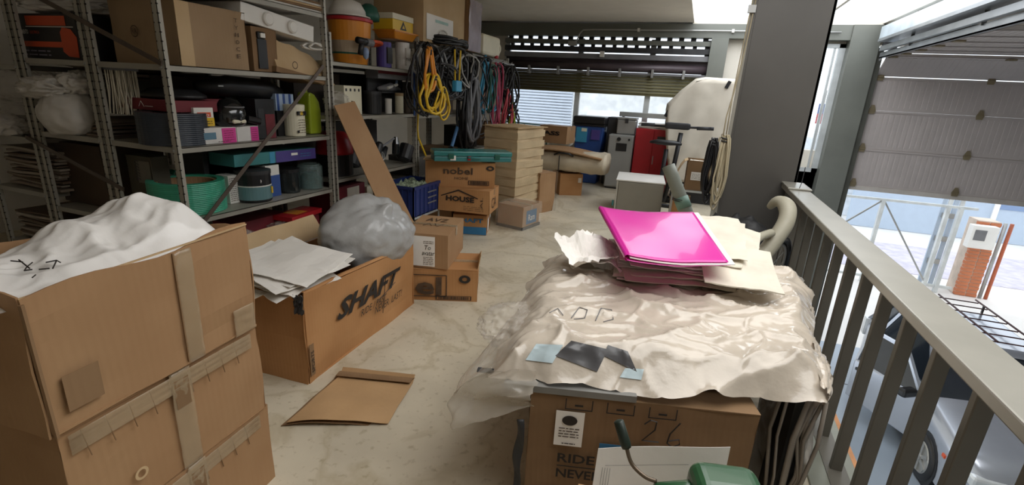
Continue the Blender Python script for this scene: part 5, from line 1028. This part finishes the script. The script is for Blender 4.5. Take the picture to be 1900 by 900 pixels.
tubbox(713, .075, .24, PURP, DARK, 'dark purple canister right of the orange bucket'); t = tubbox(747, .075, .27, WHITE, WHITE, 'white canister lettered MAXI right of the purple one'); text(t, 'MAX', (.079, -.05, .09), Y, Z, .09, .03, PRINT)
t = thing('orange_tray', 'orange plastic tray resting on the canisters', 'tray', (-3.10, P(738, 85, x=-3.1).y, z+.285)); obj('tray_body', MB().add([(-.12, -.17, 0), (.08, -.17, 0), (.08, .17, 0), (-.12, .17, 0), (-.15, -.22, .075), (.11, -.22, .075), (.11, .22, .075), (-.15, .22, .075)], [(3, 2, 1, 0), (0, 1, 5, 4), (1, 2, 6, 5), (2, 3, 7, 6), (3, 0, 4, 7), (4, 5, 6, 7)]), ORG, t, bevel=.01); obj('rim', MB().box(-.155, .115, -.225, .225, .07, .082), ORG, t)
t = thing('yellow_box', 'yellow box with black triangle sign above the orange tray', 'box', (-3.10, P(736, 60, x=-3.1).y, z+.370)); obj('box_body', MB().box(-.15, .08, -.19, .19, 0, .10), YEL, t, bevel=.003); obj('white_lid', MB().box(-.155, .085, -.195, .195, .10, .155), CREAM, t, bevel=.004)
M = Matrix.Rotation(PI/2, 4, 'Z'); obj('triangle_sign', MB().prism([(-.06, .01), (.06, .01), (0, .095)], .002, Matrix.Translation((.083, 0, 0)) @ M), BLACK, t); obj('triangle_inner', MB().prism([(-.025, .025), (.025, .025), (0, .06)], .002, Matrix.Translation((.085, 0, 0)) @ M), YEL, t)
# level 1.32
z = 1.322
t, L_ = printed_box('perforated_box', 'white box with dark vent holes beside the leaning cardboard', 640, 672, 160, 210, -3.08, z, .2, .26, (CREAM,))
for k in range(4): obj('vent_hole', MB().box(.0, .002, .02+k*L_*.24, .02+k*L_*.24+.022, .21, .235), DARK, t)
bag('clear_film_bag', 'crumpled clear film bag behind the top of the leaning cardboard', (-3.03, 3.66, 1.46), (.08, .12, .07), FILM, 16, amp=.3)
for px, r, h_, mm, ld, lab in [(692, .085, .21, BLACK, DARK, 'squat black jar with dark lid on the second unit'), (721, .035, .14, WHITE, WHITE, 'small white bottle right of the black jar'), (741, .045, .20, CREAM, mat('tan_plastic', 'b49a75', .5), 'cream and tan bottle near the blue post'), (757, .06, .17, mat('brown_label', '5c5148', .5), BLACK, 'brown jar with black cap against the blue post')]:
    q = P(px, 210, x=-3.08); can('jar', lab, -3.08, q.y, z, r, h_, mm, ld, cat='jar')
t = thing('tool_heap', 'grey and white tools heaped over the jars', 'tools', (-3.2, P(722, 180, x=-3.2).y, z+.215)); obj('grey_tool', MB().tube([(0, -.2, .03), (.02, 0, .05), (0, .2, .03)], [.02, .05, .02], 10), GREY, t, smooth=True); obj('blue_handle', MB().tube([(.04, .05, .02), (.02, .12, .12)], .014, 8), mat('pale_blue_plastic', '7f93b5', .3), t); obj('white_handle', MB().tube([(.05, -.1, .04), (.05, .08, .08)], .016, 8), WHITE, t); obj('tray', MB().box(-.1, .06, -.22, .22, -.01, .005), DARK, t)
t = thing('red_strip_box', 'long red and grey box hung under the upper shelf of the second unit', 'box', (-3.1, P(702, 150, x=-3.1).y, z+.345)); L_ = P(765, 150, x=-3.1).y-P(702, 150, x=-3.1).y; obj('box_body', MB().box(-.15, 0, 0, L_, 0, .10), GREY, t, bevel=.003); sticker(t, (.001, 0, .05), Y, Z, L_*.95, .045, DRED, 'red_strip'); obj('support', MB().box(-.15, -.13, 0, L_, -.34, 0), DARK, t)
# level .765
z = .767; rr = random.Random(11)
t = thing('machine_parts', 'heap of black motor parts with shiny rings on the second unit', 'machine parts', (-3.15, 4.35, z))
for k in range(12):
    x = rr.uniform(-.2, .1); y = rr.uniform(-.45, .40); r = rr.uniform(.04, .09); obj('motor_part', MB().lathe([(r*.7, 0), (r, .02), (r, .10+rr.uniform(0, .12)), (r*.5, .2)], 14, M=Matrix.Translation((x, y, rr.uniform(.0, .12))) @ Matrix.Rotation(rr.uniform(-1, 1), 4, 'X')), [BLACK, DARK, mat('gloss_black', '17191b', .12)][k % 3], t, smooth=False)
for k in range(4): obj('chrome_ring', MB().tube([(.10, .03*k-.1+.05*math.cos(a*.45), .12+.05*math.sin(a*.45)) for a in range(15)], .006, 5), CONDUIT, t)
obj('grey_arm', MB().tube([(.12, -.05, .22), (.13, .18, .30)], .012, 6), GREY, t)
t = thing('red_bowl', 'bright red plastic bowl turned over at the near end of the second unit', 'bowl', (-3.18, 3.78, .965)); obj('bowl_body', MB().lathe([(.17, 0), (.17, .02), (.15, .14), (.10, .2), (0, .21)], 28), RED, t, smooth=True); obj('dark_base', MB().lathe([(.165, -.197), (.165, -.001), (0, -.001)], 20), BLACK, t)
z = .302
t, L_ = printed_box('red_black_box', 'red and black printed box below the red bowl', 622, 678, 318, 388, -3.06, z, .3, .36, (DRED,)); sticker(t, (.001, 0, .05), Y, Z, L_*.35, .20, BLACK, 'black_panel'); sticker(t, (.001, L_*.4, .22), Y, Z, L_*.4, .12, PAPER2, 'printed_picture'); lines(t, (.003, L_*.5, .05), Y, Z, L_*.35, 6, .025, WHITE)
gbox('white_card', 'small pale card box behind the leaning cardboard', -3.14, 4.12, z, .06, .10, .30, CREAM)
# blue crate
a = P(735, 372, x=-2.95); b_ = P(790, 350, x=-2.75)
t = thing('blue_crate', 'navy blue ribbed plastic crate of green scrap by the blue post', 'crate', (-3.05, 4.28, .30)); CW, CD, CH = .42, .62, .32; CR = mat('navy_crate', '26366e', .4)
obj('crate_wall', MB().box(0, CW, 0, .012, 0, CH), CR, t); obj('crate_wall', MB().box(0, CW, CD-.012, CD, 0, CH), CR, t); obj('crate_wall', MB().box(CW-.012, CW, 0, CD, 0, CH), CR, t); obj('crate_wall', MB().box(0, .012, 0, CD, 0, CH), CR, t); obj('crate_floor', MB().box(0, CW, 0, CD, 0, .01), CR, t)
for k in range(7): obj('rib', MB().box(CW, CW+.008, .04+k*.085, .055+k*.085, 0, CH), CR, t)
for k in range(5): obj('rib', MB().box(.04+k*.08, .052+k*.08, -.008, 0, 0, CH), CR, t)
obj('rim', MB().box(-.012, CW+.014, -.014, 0, CH-.03, CH).box(CW, CW+.014, -.014, CD+.014, CH-.03, CH), CR, t); 
for k in range(3): obj('pale_slot', MB().box(CW+.006, CW+.010, .28+.0*k, .46, .10+k*.06, .115+k*.06), GREY, t)
obj('scrap_contents', MB().grid(lambda u, v: (.02+u*(CW-.04), .02+v*(CD-.04), CH-.06+.09*abs(nz((u, v, 0), 7))), 20, 20), mat('green_scrap', '8f9c84', .6, var=.6, scale=40), t)
t = thing('crate_stand', 'thin white legged stand under the blue crate', 'stand', (-3.05, 4.28, 0)); 
for x in (.03, .39):
    for y in (.03, .59): obj('leg', MB().tube([(x, y, 0), (x, y, .295)], .011, 8), ALU, t)
obj('top_frame', MB().box(.0, .42, 0, .02, .275, .297).box(.40, .42, 0, .62, .275, .297), ALU, t)
t = thing('yellow_tape_strip', 'yellow strap running down the blue post', 'strap', (-2.96, 4.93, .9)); obj('strap', MB().tube([(0, -.02, .85), (0, -.0, .5), (-.0, -.02, .25)], .011, 6).tube([(.02, -.03, .15), (.07, .10, -.12)], .012, 6).tube([(0, -.02, .25), (.02, -.03, .15)], .011, 6), YEL, t)
bp = obj('blue_post_cover', MB().box(.012, .020, 1.30, 1.40, 1.3, 1.78), BLUE, S2)
# ---- leaning cardboard trough
T1, T2 = P(619, 196, x=-2.90), P(657, 188, x=-2.90); B1, B2 = P(712, 400, x=-2.60), P(757, 392, x=-2.60)
T3 = T2+Vector((-.08, .07, .0)); B3 = B2+Vector((-.08, .07, .0))
t = thing('cardboard_trough', 'long folded cardboard channel leaning against the shelves', 'cardboard', (B1.x, B1.y, 0)); o_ = -t.location
def ext(T, B): return B + (B-T)*(B.z/(T.z-B.z))*.97
E1, E2, E3 = ext(T1, B1), ext(T2, B2), ext(T3, B3)
obj('front_face', MB().grid(lambda u, v: E1.lerp(E2, u).lerp(T1.lerp(T2, u), v), 4, 10), CB, t, solid=.006).location = o_
obj('side_face', MB().grid(lambda u, v: E2.lerp(E3, u).lerp(T2.lerp(T3, u), v), 2, 10), CBD, t, solid=.006).location = o_
obj('cut_edge', MB().bar(E2, T2, .007, .007), CBP, t).location = o_

# ---- unit 3/4 : contents, top boxes, cables
t = carton('cardboard_box', 'pale carton with a big white printed label above the cables', (-3.55, 4.98, 2.085), .62, 1.0, .62, 0, material=CBP, seed=90, tape=False)
sticker(t, (.627, .06, .03), Y, Z, .62, .26, PAPER); sticker(t, (.629, .25, .22), Y, Z, .30, .03, mat('pale_green_blue', 'a9c9c0', .5), 'printed_strip')
t = carton('wrapped_box', 'carton wrapped in violet-tinted film at the top, beside the label', (-3.5, 6.02, 2.085), .6, .34, .60, 0, material=CB, seed=91, tape=False)
obj('plastic_film', MB().grid(lambda u, v: (.62+abs(nz((u, v, 1), 5))*.03, -.02+u*.38, v*.6), 10, 18), mat('violet_film', 'b7aebb', .15, alpha=.7, bump=.7, bscale=20, coat=.4), t, smooth=True)
q = P(912, 95, x=-2.95); t = thing('white_jerrycan', 'cream white plastic jerrycan lying at the end of the cable rail', 'jerrycan', (-2.95, q.y-.0, 2.085)); 
obj('can_body', MB().box(-.35, .05, -.40, .22, 0, .27), CREAM, t, bevel=.04); obj('neck', MB().tube([(-.1, .21, .13), (-.1, .30, .13)], .10, 18), CREAM, t, smooth=True); obj('cap', MB().tube([(-.1, .30, .13), (-.1, .34, .13)], .11, 18), CREAM, t); obj('red_cap', MB().tube([(.04, .1, .02), (.04, .1, -.02)], .03, 10), RED, t)
# flat coil on top
def flatcoil(name, label, c, r, n, th, material, seed):
    rr = random.Random(seed); pts = []
    for i in range(n*20):
        a = 2*PI*i/20; k = i/20; R_ = r*(1-.05*(int(k) % 3)); pts.append((R_*.8*math.cos(a), R_*1.5*math.sin(a), th+int(k)//2*th*1.7+.008*math.sin(a*3+k)))
    t = thing(name, label, 'cable', c); obj('loops', MB().tube(pts, th, 7), material, t, smooth=True); return t
flatcoil('black_hose', 'thick black hose coiled flat on top of the cable rail', (-2.93, 5.55, 2.085), .24, 5, .017, BLACK, 1)
coil('cable_coil', 'thin white cable looped over the flat black hose', (-2.90, 5.35, 2.24), .22, .10, 2, .008, WHITE, seed=77, ax=(.3, 1, .3), jit=.02, wrap=False)
rail = thing('cable_rail', 'steel rail fixed to the shelf front with hooks for cables', 'rail', (-2.93, 6.2, 2.03)); obj('bar', MB().tube([(0, -1.35, 0), (0, 1.6, 0)], .014), CONDUIT, rail)
for k in range(8): obj('hook', MB().tube([(0, -1.2+k*.36, 0), (.05, -1.2+k*.36, -.01), (.08, -1.2+k*.36, .02)], .007, 6), CONDUIT, rail)
def c3(name, lab, px, pz, w_, h_, n, r, m_, seed, x=-2.88, jit=.04):
    q = P(px, 100, x=x); return coil(name, lab, (x, q.y, pz), w_, h_, n, r, m_, seed=seed, ax=(0, 1, 0), jit=jit)
GC = mat('grey_cable', '6f7074', .45); GW = mat('light_grey_cable', 'a9a8a6', .4)
c3('cable_coil', 'big black cable bundle at the near end of the cable rail', 805, 2.02, .50, .52, 8, .012, BLACK, 21, jit=.06)
c3('cable_coil', 'light grey cable loops over the big black bundle', 802, 2.05, .46, .40, 4, .011, GW, 22, x=-2.84, jit=.06)
c3('cable_coil', 'dark grey tangle of cable right of the black bundle', 845, 2.05, .72, .55, 9, .013, DARK, 23, x=-2.84, jit=.08)
c3('cable_coil', 'mid grey cable loops in the tangle', 838, 2.0, .60, .48, 5, .012, GC, 24, x=-2.80, jit=.08)
c3('cable_coil', 'yellow hose loops hanging below the black bundle', 805, 1.74, .44, .38, 3, .014, YEL, 25, x=-2.58, jit=.03)
c3('cable_coil', 'thin yellow cord loop low under the yellow hose', 822, 1.62, .30, .34, 2, .011, YEL, 26, x=-2.58, jit=.02)
c3('cable_coil', 'orange and yellow cord behind the grey loops', 795, 1.98, .22, .42, 2, .014, ORG, 27, x=-2.58, jit=.02)
c3('cable_coil', 'long black hose bundle hanging nearly to the tall carton', 873, 1.95, .42, 1.10, 9, .017, BLACK, 28, x=-2.78, jit=.06)
c3('cable_coil', 'long grey hose loops over the long black bundle', 880, 1.75, .34, .85, 5, .019, GC, 29, x=-2.72, jit=.05)
c3('cable_coil', 'bright sky-blue hose loops on the cable rail', 905, 2.05, .30, .80, 3, .014, SKYB, 30, x=-2.75, jit=.04)
c3('cable_coil', 'second sky-blue cord loop next to the jerrycan', 922, 1.80, .34, .55, 2, .012, SKYB, 31, x=-2.72, jit=.04)
c3('cable_coil', 'dark red straps hanging under the jerrycan', 925, 1.98, .26, .95, 4, .016, mat('dark_pink_strap', 'a23a55', .5), 32, x=-2.72, jit=.04)
c3('cable_coil', 'red and pink cord bundle at the end of the rail', 942, 1.65, .36, .60, 3, .014, mat('pink_red_cord', 'b5434d', .5), 33, x=-2.70, jit=.05)
c3('cable_coil', 'black cable bundle at the far end of the rail', 950, 1.98, .40, .75, 7, .013, BLACK, 34, x=-2.72, jit=.08)
c3('cable_coil', 'green-black thin cord beside the blue hoses', 915, 1.95, .24, .60, 4, .010, DGREEN, 35, x=-2.70, jit=.05)
c3('cable_coil', 'yellow-green cord hanging at the far end', 958, 1.45, .22, .42, 2, .013, LIME, 36, x=-2.70, jit=.04)
for k_, (px_, pz_, w__, h__, n_, r_, m__, sd_, lb_) in enumerate([
    (788, 2.03, .40, .70, 6, .010, BLACK, 51, 'black cable loops nearest the blue post'), (815, 1.86, .66, .42, 5, .011, DARK, 52, 'dark cable slung crosswise over the yellow hose'),
    (860, 2.0, .55, .40, 5, .010, GW, 53, 'pale thin cable looped over the grey tangle'), (832, 2.06, .80, .34, 6, .013, BLACK, 54, 'wide black loops at the top of the tangle'),
    (888, 2.02, .40, .60, 6, .012, DARK, 55, 'dark loops above the long hose bundle'), (898, 1.50, .30, .50, 4, .010, GC, 56, 'grey cord low between hoses and straps'),
    (935, 2.0, .36, .50, 6, .011, BLACK, 57, 'black cord wound over the dark red straps'), (955, 1.35, .34, .35, 6, .012, BLACK, 58, 'black knot of cord low at the far end of the rail')]):
    c3('cable_coil', lb_, px_, pz_, w__, h__, n_, r_, m__, sd_, x=-2.70-.02*k_, jit=.10)
t = thing('blue_plug', 'blue plug hanging on yellow cords under the rail', 'plug', (-2.60, P(848, 160, x=-2.60).y, P(848, 160, x=-2.60).z)); obj('plug_body', MB().box(-.03, .03, -.07, .07, -.06, .06), SKYB, t, bevel=.012); obj('cord', MB().tube([(0, -.05, .05), (0, -.07, .38)], .010, 6).tube([(0, .05, .05), (0, .07, .38)], .010, 6), YEL, t)
t = thing('blue_pipe', 'slanting blue pipe standing among the dark goods', 'pipe', (-2.84, P(838, 272, x=-2.84).y, .70)); a = P(838, 272, x=-2.84)-t.location; b_ = P(852, 225, x=-2.84)-t.location; obj('pipe', MB().tube([a, b_], .022, 10), mat('mid_blue_pipe', '4a78a8', .4), t); obj('stand', MB().box(-.03, .03, a.y-.03, a.y+.03, -.7, a.z), DARK, t)
# dark goods on units 3 and 4
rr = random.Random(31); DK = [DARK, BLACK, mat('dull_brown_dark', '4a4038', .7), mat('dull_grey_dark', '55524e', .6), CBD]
places = ['black box of goods on the floor-level shelf behind the crate', 'flat dark box behind the yellow strap', 'dark grey box under the hanging cables', 'brown-grey box under the hanging cables', 'dull carton deep behind the long hoses', 'dark box beside the long hoses', 'grey box low at the last unit', 'brown box low at the last unit', 'black box on the mid shelf of the last unit', 'dull carton on the mid shelf of the last unit', 'dark box in the third unit, upper shelf', 'pale box in the third unit, upper shelf']
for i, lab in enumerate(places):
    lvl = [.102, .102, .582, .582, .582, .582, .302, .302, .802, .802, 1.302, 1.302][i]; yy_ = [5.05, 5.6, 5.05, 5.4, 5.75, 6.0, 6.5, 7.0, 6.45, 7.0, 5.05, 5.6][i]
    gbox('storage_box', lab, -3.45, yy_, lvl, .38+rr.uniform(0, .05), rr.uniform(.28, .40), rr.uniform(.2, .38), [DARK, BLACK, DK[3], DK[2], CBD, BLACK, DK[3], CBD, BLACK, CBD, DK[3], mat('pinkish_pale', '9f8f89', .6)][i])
for lab, yy_, lvl, w__, d__, h__, mm in [('dark filler box at the back of the second unit, upper shelf, near half', 3.60, 1.322, .16, .62, .36, DK[2]), ('black filler box at the back of the second unit, upper shelf, far half', 4.25, 1.322, .16, .60, .38, BLACK),
    ('dark filler box at the back of the second unit behind the motor parts', 4.0, .767, .14, .85, .45, DARK), ('brown filler box at the back of the second unit behind the red bowl', 3.6, .767, .14, .38, .42, DK[2]),
    ('dull filler box behind the blue crate on the second unit', 4.0, .302, .3, .24, .40, DK[3])]:
    gbox('storage_box', lab, -3.60, yy_, lvl, w__, d__, h__, mm)  # filler boxes added to darken the back of the second unit
for lab, xx_, lvl, h__, mm in [('dark filler box at the back of the outermost left unit, top', -5.02, 1.602, .40, DK[2]), ('dark grey filler box at the back of the outermost left unit, upper middle', -5.02, 1.25, .30, DARK), ('brown filler box behind the black and orange carton', -4.30, 1.652, .42, DK[2]), ('dark filler box behind the big white sack', -4.30, 1.22, .38, DARK), ('dark filler box at the back of the lowest left shelf', -4.30, .45, .15, DK[2])]:
    gbox('storage_box', lab, xx_, Y0+.66, lvl, .55, .5, h__, mm)  # more added filler, keeps the left units dark behind their goods
for lab, yy_, lvl, h__, mm in [('black filler box at the back of the near unit, middle shelf, far half', 2.95, 1.162, .40, BLACK), ('dark filler box at the back of the near unit, middle shelf', 2.45, 1.162, .42, DK[2]), ('black filler box at the back of the near unit, lower shelf', 3.0, .697, .38, BLACK)]:
    gbox('storage_box', lab, -3.60, yy_, lvl, .10, .48, h__, mm)  # added filler that darkens the back of the near unit
gbox('pink_label_box', 'small pinkish box glimpsed through the blue hoses', -3.1, 6.75, 1.302, .12, .3, .35, mat('salmon_box', 'c99a80', .6))

# ---- left units: sacks, films, sheets
zt = 1.650; a = P(33, 105, y=Y0+.05); b_ = P(140, 108, y=Y0+.05)
t = thing('chainsaw_box', 'black carton with orange bands and an orange tool picture', 'box', (a.x+.02, Y0+.06, zt)); w_ = b_.x-a.x+.03; h_ = .285
obj('box_body', MB().box(0, w_, 0, .4, 0, h_), mat('black_card', '262324', .5), t, bevel=.003)
sticker(t, (.14, -.002, h_-.075), X, Z, w_-.24, .06, ORG2, 'orange_band'); sticker(t, (.02, -.002, .075), X, Z, w_-.16, .035, ORG2, 'orange_band')
obj('white_rule', MB().box(.13, w_-.03, -.003, -.001, h_-.085, h_-.080), WHITE, t); text(t, 'SUPLEMENTO', (.03, -.003, .155), X, Z, .12, .028, WHITE, bold=.02); text(t, 'ELECTRICA', (.17, -.003, .158), X, Z, .10, .018, ORG2)
obj('tool_picture', MB().prism([(w_-.17, .05), (w_-.12, .02), (w_-.02, .015), (w_-.01, .14), (w_-.06, .19), (w_-.14, .20), (w_-.17, .17)], .002, Matrix.Translation((0, -.004, 0))), ORG2, t); lines(t, (.05, -.003, .02), X, Z, .30, 2, .025, mat('violet_grey_print', '8c8799', .5), th=.008); sticker(t, (-.001, .0, .03), (0, -1, 0), Z, .0001, .01)
lines(t, (-.03+.03, -.003, .035), X, Z, .02, 7, .02, WHITE, th=.01)
MF = mat('milky_sack', 'cdc8c0', .45, var=.06, bump=.3, bscale=12)
bag('white_sack', 'big white sack hanging over the middle shelf at the left', (P(112, 225, y=Y0-.02).x, Y0+.05, 1.29), (.20, .16, .17), MF, 41, knot=(-.1, -.2, 1), amp=.12)
t = bag('crumpled_bag', 'crumpled white bag above the big white sack', (P(90, 172, y=Y0).x, Y0+.02, 1.46), (.22, .14, .075), MF, 42, amp=.45, s=2.2)
bag('crumpled_bag', 'small crumpled white bag left of the crossing posts, upper', (P(122, 160, y=Y0).x, Y0+.10, 1.50), (.12, .12, .08), MF, 43, amp=.4)
bag('clear_film_bag', 'shiny clear bag at the far left of the middle shelf', (P(12, 225, y=Y0).x, Y0+.1, 1.22), (.26, .20, .13), FILM, 44, amp=.3); bag('crumpled_bag', 'pale bag half out of the picture at the left edge', (P(5, 245, y=Y0).x-.02, Y0-.02, 1.17), (.20, .14, .09), MF, 45, amp=.35)
bag('clear_film_bag', 'grey clear film bundle on the left above the pale bag', (P(12, 150, y=Y0).x, Y0+.12, 1.45), (.28, .2, .13), FILM, 46, amp=.3)
bag('clear_film_bag', 'clear film heaped on top of the black and orange carton', (P(70, 10, y=Y0).x, Y0+.2, 2.00), (.42, .2, .06), FILM2, 47, amp=.3)
def slabs(lab, grp, x, z, n, w_, d_, mats, seed, y=Y0+.03):
    rr = random.Random(seed)
    for k in range(n):
        th = rr.uniform(.010, .022); o = centred('flat_sheet', MB().grid(lambda u, v: (x+rr.uniform(0, .0)+u*w_, y+rr.uniform(0, 0)+v*d_, z+th+.006*math.sin(u*5+k)+.004*nz((u, v, k), 3)), 8, 4, th*.8), mats[k % len(mats)], lab, 'sheet', group=grp); o.location.x += rr.uniform(-.03, .03); o.location.y += rr.uniform(0, .04); z += th+.003
SM = [mat('dull_sheet', '8f8173', .7), mat('pale_sheet', 'aaa093', .6), mat('brown_sheet', '6e5c4c', .7)]
slabs('flat packed sheet stacked low on the outermost left unit', 'sheets on the outermost left unit, low', -5.0, .27, 12, .62, .6, SM, 1); slabs('flat packed sheet stacked at mid height on the outermost left unit', 'sheets on the outermost left unit, middle', -5.0, .71, 14, .62, .6, SM, 2)
slabs('flat packed sheet under the white sacks', 'sheets under the sacks', -4.30, 1.165, 5, .55, .6, SM, 3); slabs('flat sheet on the lowest left shelf', 'sheets on the lowest left shelf', -4.30, .27, 12, .60, .6, SM, 4)
slabs('flat sheet pushed in below the black and orange carton', 'sheets over the sacks', -4.30, 1.54, 4, .55, .6, SM, 6, y=Y0+.2)
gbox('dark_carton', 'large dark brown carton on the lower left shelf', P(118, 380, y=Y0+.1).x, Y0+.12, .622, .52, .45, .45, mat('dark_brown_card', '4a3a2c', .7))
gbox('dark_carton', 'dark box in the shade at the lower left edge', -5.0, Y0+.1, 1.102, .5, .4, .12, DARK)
